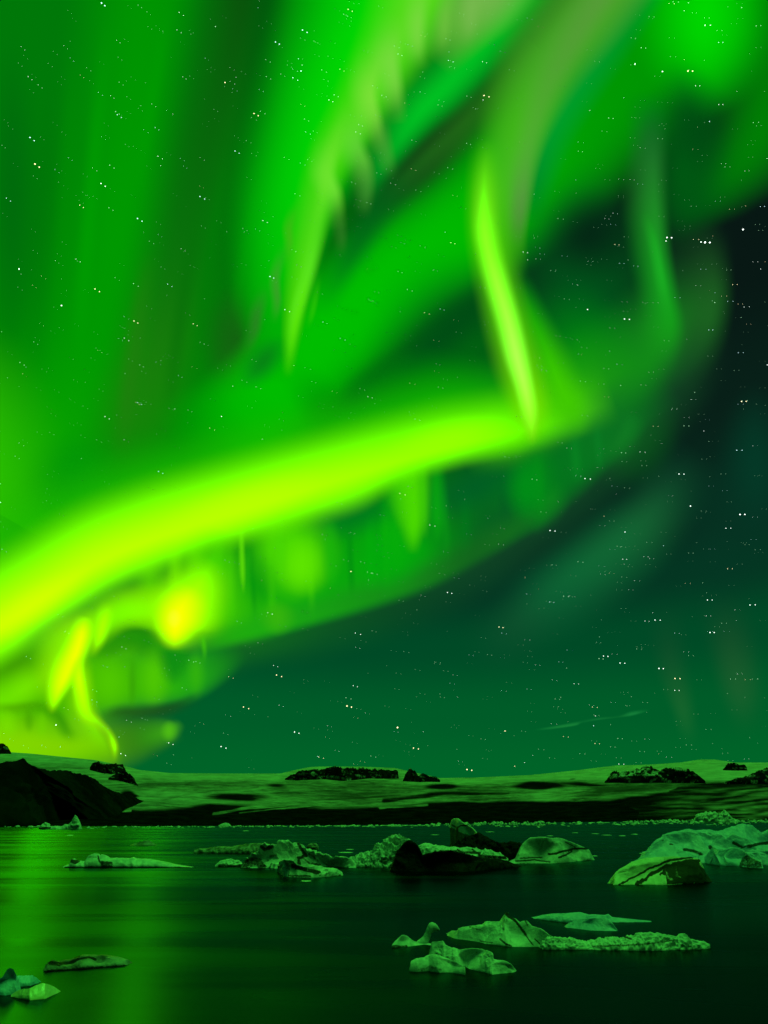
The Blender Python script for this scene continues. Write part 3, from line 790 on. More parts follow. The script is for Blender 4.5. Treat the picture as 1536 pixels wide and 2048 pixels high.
# broken ice along the far shore: nobody could count it
def chunk_mesh(c, sx, sy, sz, seed):
    r = np.random.default_rng(seed)
    a = np.linspace(0, 2 * math.pi, 7, endpoint=False) + r.uniform(0, 1)
    V = []
    for k, (zz, rr) in enumerate(((-0.3, 1.0), (0.35, 0.95), (0.8, 0.6))):
        for t in a:
            q = rr * r.uniform(0.7, 1.15)
            V.append((c[0] + sx * q * math.cos(t), c[1] + sy * q * math.sin(t), sz * (zz + r.uniform(-0.12, 0.2))))
    V.append((c[0] + sx * r.uniform(-.3, .3), c[1], sz * r.uniform(0.8, 1.2)))
    Fs = []
    for k in range(2):
        for i in range(7):
            j = (i + 1) % 7
            Fs.append((k * 7 + i, k * 7 + j, k * 7 + 7 + j, k * 7 + 7 + i))
    for i in range(7):
        Fs.append((14 + i, 14 + (i + 1) % 7, 21))
    return V, Fs


def scatter_chunks(spots, name, mat, seed):
    V, Fs = [], []
    for k, (px, py, w, hh) in enumerate(spots):
        d = float(ground_dist(px, py))
        c = at_dist(px, py, d)
        v, f = chunk_mesh(c, w / F * d, w / F * d * 1.2, hh / F * d, seed + k)
        off = len(V)
        V += v
        Fs += [tuple(i + off for i in q) for q in f]
    return link_mesh(name, V, Fs, mat, smooth=False, attrs={'ash': np.zeros(len(V))})


spots = []
for k in range(620):
    x = rng.uniform(600, 1640) if k < 470 else rng.uniform(-60, 640)
    sh = float(pl(SHORE, x))
    y = sh + 1.2 + abs(rng.normal()) * (3.0 if x > 880 else 1.3)
    w = rng.uniform(1.2, 5.5) * (1.0 if x > 640 else 0.8)
    hh = rng.uniform(0.8, 3.6) * (1.3 if 860 < x < 1100 or x > 1250 else 0.7)
    spots.append((x, y, w, hh))
o = scatter_chunks(spots, 'brash_ice', M_ICE, 900)
tag(o, 'thin line of broken brash ice along the far shore', 'brash ice', kind='stuff')

# thin slivers of ice afloat
SL = [(612, 1762, 11, .7), (1190, 1668, 8, 1), (1213, 1671, 9, 1.2), (1245, 1672, 7, 1), (1268, 1669, 6, 1), (1150, 1666, 7, .8), (870, 1670, 9, .8), (1100, 1672, 6, .8), (1190, 1712, 6, .7), (492, 1662, 7, .9),
      (690, 1705, 14, .8), (1284, 1707, 6, .8), (980, 1664, 8, .7), (1420, 1650, 7, .8), (140, 1671, 7, 1), (700, 1699, 8, .6), (1330, 1676, 7, .8)]
for k, (px, py, w, hh) in enumerate(SL):
    o = scatter_chunks([(px, py, w, hh)], 'ice_sliver', M_ICE, 2000 + k * 5)
    c = at_dist(px, py, float(ground_dist(px, py)))
    me = o.data
    for vtx in me.vertices:
        vtx.co.x -= c[0]
        vtx.co.y -= c[1]
    o.location = (c[0], c[1], 0)
    tag(o, 'thin pale sliver of ice floating flat on open water', 'ice sliver', 'thin slivers of floating ice')

# ---------------------------------------------------------------- the aurora
_layer = [0]


def ribbon_material(colors, a_pow, streak, streak_scale, gain, soft=2.0, hot=0.0):
    m, nt, out = new_mat('aurora_light')
    uvn = nt.nodes.new('ShaderNodeUVMap')
    uvn.uv_map = 'UVMap'
    sep = nt.nodes.new('ShaderNodeSeparateXYZ')
    nt.links.new(uvn.outputs[0], sep.inputs[0])
    rp = nt.nodes.new('ShaderNodeValToRGB')
    ramp_stops(rp, colors)
    nt.links.new(sep.outputs[0], rp.inputs[0])
    v = math_n(nt, 'ABSOLUTE', math_n(nt, 'SUBTRACT', math_n(nt, 'MULTIPLY', sep.outputs[1], 2.0), 1.0))
    prof = math_n(nt, 'MAXIMUM', math_n(nt, 'SUBTRACT', 1.0, math_n(nt, 'POWER', v, a_pow)), 0.0)
    prof = math_n(nt, 'POWER', prof, soft)
    al = math_n(nt, 'MULTIPLY', prof, rp.outputs['Alpha'])
    if streak:
        mp = nt.nodes.new('ShaderNodeMapping')
        mp.inputs['Scale'].default_value = (streak_scale[0], streak_scale[1], 1)
        nt.links.new(uvn.outputs[0], mp.inputs[0])
        n = nz(nt, 1.0, 3, 0.5, mp.outputs[0])
        al = math_n(nt, 'MULTIPLY', al, mrange(nt, n, 0.3, 0.7, 1.0 - streak, 1.0))
    em = nt.nodes.new('ShaderNodeEmission')
    if hot > 0.2:
        # the core's green line is brighter than a picture can hold; it shows in what the core lights up
        sc = nt.nodes.new('ShaderNodeSeparateColor')
        cb = nt.nodes.new('ShaderNodeCombineColor')
        nt.links.new(rp.outputs[0], sc.inputs[0])
        nt.links.new(sc.outputs[0], cb.inputs[0])
        nt.links.new(sc.outputs[2], cb.inputs[2])
        k = math_n(nt, 'ADD', math_n(nt, 'MULTIPLY', math_n(nt, 'POWER', al, 3.0), hot), 1.0)
        nt.links.new(math_n(nt, 'MULTIPLY', sc.outputs[1], k), cb.inputs[1])
        nt.links.new(cb.outputs[0], em.inputs[0])
    else:
        nt.links.new(rp.outputs[0], em.inputs[0])
    em.inputs[1].default_value = gain * 3.0
    tr = nt.nodes.new('ShaderNodeBsdfTransparent')
    mx = nt.nodes.new('ShaderNodeMixShader')
    nt.links.new(al, mx.inputs[0])
    nt.links.new(tr.outputs[0], mx.inputs[1])
    nt.links.new(em.outputs[0], mx.inputs[2])
    nt.links.new(mx.outputs[0], out.inputs[0])
    m.cycles.emission_sampling = 'NONE'
    return m


def sky_point(px, py, R):
    dx, dy, dz = ray(px, py)
    v = np.stack([dx, dy, dz], -1)
    v /= np.linalg.norm(v, axis=-1, keepdims=True)
    return v * R + np.array([0, 0, CAM_H])


def ribbon(root, name, pts, a=1.7, streak=0.0, ss=(8, 2), gain=1.0, nu=56, nv=17, fade=True, soft=None):
    """pts rows: x, y, width on the left of travel, width on the right, (r, g, b) as seen, opacity"""
    rows = np.array([[p[0], p[1], p[2], p[3], p[4][0], p[4][1], p[4][2], p[5]] for p in pts], float)
    if len(rows) < 4:
        rows4 = smooth_curve(rows, 7)
    else:
        rows4 = rows
    c = smooth_curve(rows4, nu)
    t = np.gradient(c[:, :2], axis=0)
    t /= np.maximum(np.linalg.norm(t, axis=1, keepdims=True), 1e-9)
    nl = np.stack([t[:, 1], -t[:, 0]], 1)
    vv = np.linspace(-1, 1, nv)
    w = np.where(vv[None, :] < 0, c[:, 3:4], c[:, 2:3])
    XY = c[:, None, :2] + nl[:, None, :] * (w * vv[None, :])[..., None]
    _layer[0] += 1
    R = 60000.0 - 120.0 * _layer[0]
    P = sky_point(XY[..., 0], XY[..., 1], R)
    U, Vv = np.meshgrid(np.linspace(0, 1, nu), (vv + 1) / 2, indexing='ij')
    n_st = 26
    hot = []
    cc = smooth_curve(rows4, n_st)
    stops = []
    for k in range(n_st):
        col = lin(np.clip(cc[k, 4:7], 0, 255))
        col = (col[0], col[1] * (1.0 + 2.0 * col[0] * float(sstep(236, 255, cc[k, 5]))), col[2])
        hot.append(float(sstep(226, 255, cc[k, 5])) * col[0])
        al = float(np.clip(cc[k, 7], 0, 1))
        if fade:
            q = k / (n_st - 1)
            e = 0.18
            al *= float(sstep(0, e, q) * sstep(0, e, 1 - q))
        stops.append((k / (n_st - 1), tuple(c / 3.0 for c in col) + (al,)))
    if soft is None:
        soft = 2.0 + 0.3 * float(sstep(236, 255, np.median(cc[:, 5])))
    m = ribbon_material(stops, a, streak, ss, gain, soft, 3.2 * max(hot))
    o = link_mesh(name, P.reshape(-1, 3), grid_faces(nu, nv), m, parent=root, uv=np.stack([U, Vv], -1), origin=P.reshape(-1, 3).mean(0))
    return o


def glow(root, x, y, r, col, al, a=1.7, ry=None, name='glow', gain=1.0, ang=0.0):
    """a soft patch: short ribbon through (x, y)"""
    L = ry or r
    dx, dy = math.sin(ang) * L, math.cos(ang) * L
    q = np.linspace(-1, 1, 13)
    ribbon(root, name, [(x + dx * k, y + dy * k, r * math.sqrt(1.02 - k * k), r * math.sqrt(1.02 - k * k), col, al * (1 - k * k) ** 1.5) for k in q], a=a, fade=False, gain=gain, nu=33)


def aurora(name, at, label):
    e = bpy.data.objects.new(name, None)
    e.location = sky_point(at[0], at[1], 58000.0)
    C.objects.link(e)
    return tag(e, label, 'aurora', 'aurora lights in the night sky')


# 1. dim glows low in the east
dim = aurora('aurora_glow', (1250, 1150), 'dim teal patch of aurora glow above the right horizon')
ribbon(dim, 'glow', [(1400, 900, 90, 90, (14, 70, 44), 0), (1310, 1020, 100, 80, (20, 92, 48), .85), (1230, 1090, 120, 90, (18, 104, 52), .9), (1110, 1180, 120, 90, (14, 100, 52), .85), (1020, 1260, 90, 80, (16, 82, 46), .6), (940, 1330, 80, 80, (8, 78, 42), 0)], fade=False)
ribbon(dim, 'glow', [(1330, 1200, 60, 60, (28, 70, 42), 0), (1340, 1320, 50, 45, (28, 84, 44), .35), (1365, 1420, 35, 30, (28, 104, 46), .6), (1385, 1500, 25, 25, (20, 104, 44), 0)], fade=False)
ribbon(dim, 'glow', [(1440, 1180, 70, 70, (32, 62, 40), 0), (1460, 1290, 70, 60, (34, 86, 44), .4), (1480, 1390, 60, 50, (30, 96, 46), .6), (1500, 1480, 40, 40, (10, 98, 40), 0)], fade=False)
glow(dim, 1510, 930, 90, (4, 62, 42), .7, ry=170)
glow(dim, 1450, 1060, 130, (6, 54, 36), .5, ry=160)

# 2. the veil over the left half
veil = aurora('aurora_veil', (220, 500), 'broad green aurora veil filling the upper left sky')
ribbon(veil, 'veil', [(250, -250, 620, 700, (0, 118, 8), 1), (230, 100, 560, 700, (0, 120, 8), 1), (240, 450, 620, 700, (0, 122, 6), 1), (240, 750, 760, 700, (0, 130, 4), 1), (260, 1050, 760, 700, (0, 140, 4), 1), (280, 1350, 300, 500, (0, 130, 4), 0)], a=5, fade=False)
ribbon(veil, 'veil', [(310, -80, 130, 190, (0, 150, 0), .9), (275, 200, 120, 180, (0, 152, 0), .9), (240, 450, 120, 170, (0, 155, 0), .9), (190, 680, 130, 180, (0, 155, 0), .85), (110, 880, 150, 180, (10, 165, 0), .8), (20, 1040, 150, 150, (30, 175, 0), .7)], a=2, fade=False)
ribbon(veil, 'veil', [(500, -80, 130, 130, (12, 68, 12), .85), (468, 100, 130, 125, (12, 76, 12), .7), (410, 300, 125, 120, (12, 90, 12), .6), (355, 500, 125, 115, (16, 104, 14), .55), (320, 680, 120, 115, (28, 120, 14), .65), (280, 810, 120, 115, (30, 128, 12), .6), (250, 890, 110, 105, (26, 132, 10), .4), (225, 970, 100, 100, (20, 140, 6), 0)], fade=False)
for x0, y0, dxx, ln, w, col, al in [(150, 60, -30, 620, 30, (0, 140, 2), .35), (215, 40, -60, 700, 26, (0, 168, 0), .3), (345, -20, -70, 420, 24, (0, 158, 0), .35), (100, 150, -30, 620, 40, (0, 106, 10), .2), (300, 500, -60, 420, 30, (40, 120, 18), .3), (395, 420, -60, 420, 26, (6, 106, 8), .4), (455, 300, -60, 420, 20, (0, 122, 6), .35), (520, 330, -70, 420, 20, (0, 150, 2), .35)]:
    ribbon(veil, 'ray', [(x0, y0, w, w, col, 0), (x0 + dxx * .4, y0 + ln * .35, w, w, col, al), (x0 + dxx * .75, y0 + ln * .7, w, w, col, al), (x0 + dxx, y0 + ln, w, w, col, 0)], fade=False)
ribbon(veil, 'veil', [(545, -80, 60, 60, (0, 84, 12), .8), (520, 200, 70, 60, (0, 92, 10), .8), (480, 450, 70, 60, (0, 104, 8), .7), (430, 700, 70, 70, (4, 116, 8), .6), (370, 850, 70, 70, (0, 130, 6), 0)], fade=False)
glow(veil, 25, 380, 70, (0, 98, 14), .6, ry=330)
glow(veil, -40, 930, 190, (50, 205, 0), .75, ry=300, a=1.4)
glow(veil, 150, 960, 120, (0, 146, 8), .7, ry=110)
glow(veil, 470, 690, 80, (22, 88, 18), .75, ry=130)

# 3. diagonal band and the upper right
band = aurora('aurora_band', (900, 480), 'wide green diagonal aurora band from the top right corner')
ribbon(band, 'band', [(1560, -160, 260, 300, (0, 150, 2), 1), (1400, 10, 230, 260, (0, 150, 2), 1), (1240, 150, 210, 220, (0, 150, 2), 1), (1100, 290, 190, 190, (0, 160, 2), 1), (960, 425, 165, 150, (0, 180, 0), 1), (800, 545, 138, 140, (0, 187, 0), 1), (640, 685, 130, 130, (0, 189, 0), 1),
                      (500, 830, 140, 130, (0, 186, 0), .95), (380, 930, 130, 150, (0, 170, 0), 0)], a=3, fade=False)
ribbon(band, 'band', [(1590, -100, 150, 150, (0, 118, 4), .9), (1550, 120, 140, 130, (0, 122, 4), .95), (1520, 270, 120, 130, (0, 128, 4), .95), (1450, 360, 90, 120, (0, 116, 8), .9), (1390, 410, 66, 90, (0, 92, 16), .75), (1320, 460, 50, 70, (4, 70, 24), 0)], a=1.8, fade=False)
glow(band, 1370, 340, 110, (0, 88, 18), .95, ry=170)
glow(band, 1410, 30, 160, (0, 216, 0), .95, ry=210)
glow(band, 1385, 240, 90, (0, 74, 18), .75, ry=130, ang=0.3)
glow(band, 930, 700, 240, (0, 100, 16), .9, ry=200, ang=-0.9)
glow(band, 900, 660, 66, (0, 74, 20), .85, ry=190, ang=-0.86)
glow(band, 740, 770, 50, (0, 96, 16), .6, ry=120, ang=-0.86)
glow(band, 860, 800, 200, (0, 136, 4), .8, ry=110)
glow(band, 660, 830, 150, (0, 136, 6), .6, ry=60, ang=-0.9)

# 4. pale curtain at the top
curt = aurora('aurora_curtain', (720, 250), 'pale lime aurora curtain hanging from the top middle')
ribbon(curt, 'curtain', [(830, -150, 200, 300, (0, 215, 0), 1), (770, 20, 170, 250, (0, 215, 2), 1), (690, 200, 130, 210, (0, 214, 2), 1), (610, 400, 90, 170, (0, 205, 4), 1), (570, 560, 70, 130, (0, 190, 4), .95), (560, 680, 50, 90, (0, 170, 6), .7), (560, 770, 30, 60, (0, 150, 6), 0)], a=2.2, fade=False)
ribbon(curt, 'curtain', [(1095, -80, 90, 80, (0, 184, 28), .95), (985, 70, 84, 90, (0, 190, 32), .95), (900, 165, 78, 90, (0, 194, 34), .95), (840, 225, 66, 80, (0, 194, 34), .95), (795, 285, 52, 70, (0, 182, 34), .9), (755, 350, 40, 60, (0, 160, 34), .7), (720, 430, 36, 50, (0, 140, 30), 0)], fade=False)
ribbon(curt, 'curtain', [(1075, 95, 60, 46, (34, 126, 20), .3), (975, 200, 60, 46, (36, 116, 22), .65), (895, 278, 58, 46, (34, 110, 24), .75), (825, 345, 56, 46, (26, 104, 24), .75), (760, 415, 54, 50, (4, 98, 24), .75), (700, 515, 44, 48, (0, 104, 22), .65), (640, 630, 34, 40, (0, 130, 14), 0)], fade=False)
ribbon(curt, 'curtain', [(880, -120, 140, 130, (90, 220, 30), .9), (840, 0, 120, 120, (94, 220, 30), .9), (790, 100, 84, 96, (92, 220, 30), .9), (725, 215, 62, 76, (84, 220, 20), .88), (668, 320, 50, 66, (80, 218, 18), .85), (632, 430, 40, 54, (78, 218, 22), .85), (604, 550, 32, 42, (80, 222, 14), .85), (584, 660, 26, 26, (74, 218, 2), .85), (574, 760, 14, 14, (50, 200, 0), 0)], a=1.7, fade=False)
ribbon(curt, 'curtain', [(1010, -90, 110, 100, (124, 186, 82), .9), (965, -10, 100, 90, (120, 188, 78), .9), (915, 60, 70, 70, (108, 192, 64), .7), (860, 120, 60, 60, (90, 200, 52), 0)], a=2.2, fade=False)
# the hanging teeth of the curtain: path points, width left, width right, colour, strength
for pts, wl_, wr_, col, al in [
        ([(850, -60), (838, 30), (836, 90), (842, 140)], 26, 40, (132, 216, 72), .75),
        ([(905, -60), (892, 20), (888, 70), (880, 115)], 22, 30, (118, 196, 66), .6),
        ([(958, -70), (945, 0), (940, 50), (930, 96)], 26, 30, (128, 188, 86), .5),
        ([(800, 30), (784, 110), (792, 180), (800, 250)], 26, 56, (134, 218, 74), .75),
        ([(770, 80), (742, 170), (752, 242), (766, 310)], 22, 56, (138, 226, 66), .8),
        ([(752, 200), (764, 265), (776, 320), (786, 360)], 24, 34, (84, 160, 58), .45),
        ([(735, 190), (712, 275), (730, 332), (734, 396)], 26, 54, (110, 214, 62), .75),
        ([(728, 300), (734, 352), (732, 400), (726, 440)], 24, 34, (76, 156, 54), .5),
        ([(690, 250), (655, 335), (672, 392), (680, 460)], 24, 48, (124, 232, 58), .8),
        ([(672, 390), (680, 440), (684, 480), (682, 520)], 18, 26, (60, 136, 44), .45),
        ([(700, 200), (668, 290), (648, 390), (628, 490)], 20, 26, (106, 226, 40), .6),
        ([(652, 370), (632, 480), (612, 560), (588, 640), (576, 752)], 24, 22, (96, 236, 34), .85),
        ([(622, 520), (606, 590), (588, 660), (576, 748)], 14, 15, (92, 232, 4), .75),
        ([(600, 400), (580, 450), (580, 490), (572, 540)], 14, 20, (78, 176, 26), .6),
        ([(575, 480), (553, 550), (555, 605), (548, 650)], 14, 20, (70, 146, 48), .65),
        ([(540, 560), (517, 620), (508, 665), (490, 715)], 20, 24, (50, 118, 40), .65),
        ([(640, 540), (632, 590), (624, 630), (614, 660)], 10, 14, (60, 214, 10), .4)]:
    q = smooth_curve(pts, 9)
    k = np.linspace(0, 1, 9)
    ribbon(curt, 'ray', [(x, y, wl_ * (1.1 - .3 * t), wr_ * (1.1 - .35 * t), col, al * .8 * float(sstep(0, .45, t) * sstep(1, .55, t))) for (x, y), t in zip(q, k)], a=1.6, fade=False, nu=40)
glow(curt, 525, 725, 44, (10, 92, 26), .6, ry=70, ang=-0.7)

# 5. the swirl on the right
swirl = aurora('aurora_swirl', (1300, 620), 'faint green aurora loop with a thin upright ray at the right')
glow(swirl, 1170, 620, 230, (0, 84, 26), .95, ry=300)
glow(swirl, 1190, 770, 240, (0, 150, 6), .9, ry=150, ang=2.1)
glow(swirl, 1180, 470, 120, (4, 34, 20), .85, ry=100, ang=-1.0)
ribbon(swirl, 'loop', [(930, 930, 90, 40, (60, 185, 0), 0), (1020, 897, 130, 60, (60, 185, 0), .9), (1120, 850, 150, 60, (52, 176, 8), .95), (1210, 800, 170, 62, (28, 150, 18), .95), (1290, 740, 170, 80, (18, 140, 22), .9), (1345, 660, 150, 90, (20, 132, 26), .85), (1380, 560, 110, 90, (20, 90, 30), .6), (1390, 440, 80, 90, (16, 60, 30), 0)], a=2.2, fade=False)
ribbon(swirl, 'loop', [(1330, 780, 70, 60, (20, 90, 30), 0), (1395, 690, 80, 60, (26, 96, 32), .75), (1425, 600, 80, 50, (30, 102, 34), .75), (1418, 510, 70, 50, (26, 76, 32), .5), (1400, 430, 60, 50, (20, 56, 30), 0)], fade=False)
ribbon(swirl, 'ray', [(1300, 180, 46, 60, (0, 90, 30), 0), (1305, 290, 40, 60, (26, 112, 40), .8), (1308, 400, 36, 74, (30, 138, 38), .9), (1316, 500, 34, 70, (24, 150, 32), .95), (1332, 590, 32, 70, (20, 158, 28), .95), (1340, 670, 36, 80, (20, 156, 24), .8), (1310, 760, 40, 60, (20, 140, 22), 0)], fade=False)
ribbon(swirl, 'ray', [(1290, 420, 12, 18, (26, 150, 30), 0), (1308, 480, 13, 20, (26, 166, 34), .7), (1324, 560, 12, 20, (26, 172, 34), .75), (1338, 640, 12, 20, (26, 158, 30), 0)], fade=False)

# 6. folds below the arc
folds = aurora('aurora_folds', (640, 1140), 'green aurora folds hanging below the bright arc')
ribbon(folds, 'fold', [(1420, 640, 70, 80, (24, 60, 34), 0), (1360, 760, 90, 80, (20, 70, 36), .6), (1270, 870, 90, 70, (18, 76, 36), .6), (1130, 1000, 90, 80, (20, 74, 38), .6), (980, 1110, 90, 84, (20, 76, 38), .6), (800, 1200, 90, 70, (18, 84, 34), .5), (620, 1260, 80, 60, (22, 100, 30), .5), (480, 1300, 60, 40, (26, 110, 28), .5), (400, 1380, 40, 40, (26, 90, 30), 0)], fade=False)
ribbon(folds, 'fold', [(1330, 760, 70, 60, (10, 96, 30), 0), (1240, 850, 100, 50, (12, 112, 32), .9), (1130, 940, 110, 70, (4, 118, 28), .95), (1040, 1000, 130, 75, (3, 116, 24), .95), (930, 1060, 140, 75, (6, 112, 24), .95), (830, 1110, 150, 75, (4, 166, 10), .95), (720, 1150, 150, 75, (8, 166, 10), .95), (610, 1180, 160, 80, (14, 172, 8), .95),
                       (500, 1215, 160, 82, (36, 180, 6), .95), (390, 1240, 150, 74, (80, 200, 0), .95), (280, 1265, 120, 60, (90, 205, 0), .9), (150, 1300, 120, 60, (80, 190, 0), 0)][::-1], a=3, fade=False)
ribbon(folds, 'fold', [(1262, 820, 24, 30, (16, 124, 34), 0), (1258, 850, 40, 26, (16, 124, 34), .6), (1235, 890, 46, 22, (16, 120, 34), .7), (1190, 925, 40, 26, (8, 112, 32), 0)], fade=False)
ribbon(folds, 'fold', [(1120, 960, 30, 30, (10, 130, 26), 0), (1098, 1000, 50, 22, (16, 134, 28), .7), (1060, 1030, 50, 22, (14, 128, 28), .6), (1010, 1052, 40, 24, (12, 110, 28), 0)], fade=False)
for x0, y0, y1, w, col, al in [(1150, 860, 960, 18, (10, 134, 34), .5), (1195, 840, 935, 14, (10, 126, 36), .5), (1075, 900, 1035, 20, (6, 150, 20), .55), (1010, 940, 1070, 22, (2, 96, 32), .5), (930, 970, 1110, 20, (0, 124, 26), .4), (740, 1020, 1190, 16, (4, 176, 10), .45), (700, 1030, 1200, 12, (0, 130, 16), .45), (770, 1000, 1180, 12, (20, 180, 8), .4), (890, 960, 1120, 14, (10, 150, 20), .4),
                               (540, 1060, 1240, 14, (60, 205, 4), .4), (620, 1050, 1240, 12, (70, 210, 4), .35), (505, 1070, 1240, 10, (0, 140, 12), .45), (460, 1070, 1250, 14, (60, 205, 4), .4)]:
    ribbon(folds, 'ray', [(x0, y0, w, w, col, 0), (x0, y0 + .35 * (y1 - y0), w, w, col, al), (x0 + 3, y0 + .75 * (y1 - y0), w, w, col, al), (x0 + 5, y1 + 10, w, w, col, 0)], fade=False)
glow(folds, 950, 975, 70, (0, 92, 38), .7, ry=120, ang=-1.2)
glow(folds, 1000, 1040, 70, (8, 84, 34), .6, ry=90, ang=-1.0)
glow(folds, 1075, 960, 50, (4, 134, 22), .7, ry=110)
glow(folds, 700, 1030, 60, (0, 116, 30), .75, ry=120, ang=-1.35)
glow(folds, 520, 1160, 46, (0, 146, 12), .7, ry=64)
ribbon(folds, 'fold', [(380, 1300, 40, 20, (30, 165, 14), 0), (480, 1270, 60, 24, (30, 172, 14), .9), (600, 1240, 60, 26, (26, 165, 18), .9), (720, 1205, 60, 30, (22, 150, 20), .9), (840, 1165, 60, 30, (22, 130, 24), .85), (940, 1115, 60, 30, (20, 104, 28), .8), (1030, 1060, 50, 30, (20, 110, 28), .7), (1110, 1000, 40, 30, (8, 100, 28), 0)], fade=False)
glow(folds, 590, 1105, 105, (76, 218, 0), .95, ry=105)
glow(folds, 604, 1132, 66, (96, 230, 0), .9, ry=66)
glow(folds, 550, 1080, 60, (80, 220, 0), .6, ry=60)
ribbon(folds, 'ray', [(800, 900, 70, 76, (70, 214, 0), 0), (812, 950, 66, 72, (80, 222, 0), .9), (820, 1000, 50, 56, (84, 224, 0), .95), (824, 1050, 34, 38, (76, 218, 0), .9), (827, 1105, 16, 18, (40, 190, 6), 0)], fade=False, a=1.4)
glow(folds, 775, 1110, 90, (0, 168, 10), .7, ry=90)
glow(folds, 1052, 975, 56, (0, 144, 22), .8, ry=76)
glow(folds, 555, 1235, 46, (70, 190, 10), .5, ry=40)
for x0, y0, y1, w, col, al in [(822, 880, 1110, 34, (74, 216, 0), .9), (800, 880, 1060, 26, (80, 220, 0), .6), (846, 880, 1080, 20, (60, 206, 4), .6), (872, 900, 1090, 26, (10, 170, 14), .7), (790, 900, 1150, 40, (10, 176, 8), .5), (483, 1040, 1190, 9, (96, 222, 10), .75), (560, 1040, 1170, 20, (70, 212, 4), .5), (660, 1030, 1180, 26, (20, 180, 10), .6),
                               (350, 1080, 1230, 22, (110, 228, 0), .6), (392, 1070, 1230, 26, (90, 220, 0), .55), (300, 1110, 1240, 40, (90, 214, 0), .6), (440, 1060, 1210, 22, (50, 200, 4), .5)]:
    ribbon(folds, 'ray', [(x0, y0, w, w, col, 0), (x0, y0 + .3 * (y1 - y0), w, w, col, al * .9), (x0 + 2, y0 + .7 * (y1 - y0), w, w, col, al), (x0 + 4, y1, w * .5, w * .5, col, 0)], fade=False)

# 7. lower left knot
knot = aurora('aurora_knot', (180, 1370), 'tangled yellow green aurora knot above the left mountain')
ribbon(knot, 'fold', [(-80, 1400, 190, 160, (72, 180, 0), 1), (60, 1390, 170, 160, (72, 180, 0), 1), (190, 1370, 120, 100, (70, 185, 0), 1), (300, 1365, 110, 64, (54, 178, 6), 1), (370, 1360, 90, 54, (36, 172, 14), .95), (430, 1325, 50, 50, (30, 165, 16), .6), (480, 1290, 40, 40, (20, 150, 16), 0)], a=3.2, fade=False)
ribbon(knot, 'fold', [(-80, 1500, 90, 60, (120, 212, 0), 1), (60, 1500, 90, 60, (122, 212, 0), 1), (170, 1500, 80, 60, (100, 196, 0), .95), (250, 1485, 70, 60, (60, 140, 14), .9), (310, 1470, 50, 46, (40, 118, 24), .85), (360, 1450, 26, 36, (50, 140, 22), 0)], a=2.6, fade=False)
glow(knot, 30, 1330, 60, (62, 152, 2), .8, ry=90, ang=-1.3)
glow(knot, 340, 1316, 36, (16, 146, 16), .85, ry=60)
glow(knot, 264, 1375, 12, (52, 160, 6), .7, ry=60)
ribbon(knot, 'fold', [(180, 1318, 16, 26, (60, 160, 4), 0), (200, 1290, 20, 40, (42, 134, 8), .9), (232, 1268, 20, 48, (32, 124, 10), .95), (268, 1262, 20, 56, (30, 122, 10), .95), (310, 1275, 20, 58, (26, 124, 12), .95), (344, 1298, 16, 54, (18, 130, 14), .95), (390, 1310, 16, 30, (24, 146, 16), 0)], fade=False, a=1.6)
ribbon(knot, 'fold', [(200, 1335, 60, 30, (64, 180, 0), 0), (215, 1300, 50, 30, (46, 156, 6), .7), (255, 1276, 40, 40, (34, 148, 8), .9), (300, 1284, 36, 46, (28, 146, 10), .9), (345, 1315, 30, 50, (18, 144, 14), .85), (375, 1350, 30, 40, (30, 160, 14), 0)], fade=False)
glow(knot, 220, 1365, 60, (84, 204, 0), .7, ry=60)
glow(knot, 308, 1355, 44, (84, 204, 2), .75, ry=74)
glow(knot, 265, 1352, 14, (56, 164, 6), .4, ry=60)
glow(knot, 350, 1322, 40, (16, 142, 18), .85, ry=56)
glow(knot, 392, 1348, 26, (54, 182, 10), .7, ry=54)
ribbon(knot, 'ray', [(404, 1265, 9, 9, (60, 196, 8), 0), (407, 1285, 9, 9, (64, 196, 8), .7), (409, 1305, 8, 8, (60, 190, 8), .5), (408, 1330, 8, 8, (40, 170, 12), 0)], fade=False)
ribbon(knot, 'fold', [(190, 1440, 22, 22, (50, 130, 14), 0), (235, 1426, 24, 22, (34, 100, 22), .85), (290, 1424, 24, 24, (30, 88, 26), .9), (345, 1414, 18, 24, (22, 82, 30), .85), (410, 1384, 12, 24, (14, 78, 34), 0)], fade=False)
ribbon(knot, 'fold', [(-60, 1432, 60, 60, (106, 226, 0), .9), (10, 1400, 60, 56, (110, 228, 0), .9), (60, 1370, 56, 50, (118, 230, 0), .85), (110, 1335, 50, 50, (130, 232, 0), 0)], fade=False)
ribbon(knot, 'fold', [(-40, 1412, 16, 18, (76, 160, 0), 0), (20, 1416, 16, 20, (76, 160, 0), .6), (80, 1412, 16, 20, (66, 156, 2), .65), (116, 1432, 18, 26, (52, 150, 4), .8), (138, 1466, 20, 26, (54, 152, 4), .7), (160, 1495, 20, 20, (90, 185, 0), 0)], fade=False)
glow(knot, 58, 1438, 16, (70, 164, 2), .7, ry=34)
glow(knot, 14, 1452, 34, (122, 226, 0), .7, ry=36)
glow(knot, 84, 1452, 16, (110, 214, 0), .5, ry=34)
ribbon(knot, 'fold', [(-60, 1496, 36, 40, (128, 214, 0), .8), (40, 1488, 34, 40, (130, 214, 0), .8), (120, 1494, 32, 40, (128, 210, 0), .8), (180, 1490, 30, 40, (120, 206, 0), .6), (230, 1485, 30, 40, (80, 160, 10), 0)], fade=False)
ribbon(knot, 'fold', [(250, 1490, 60, 50, (60, 140, 14), .0), (290, 1476, 50, 40, (50, 146, 18), .75), (330, 1464, 36, 34, (60, 164, 20), .8), (352, 1452, 20, 24, (66, 176, 20), .5), (362, 1440, 12, 14, (50, 150, 24), 0)], fade=False)
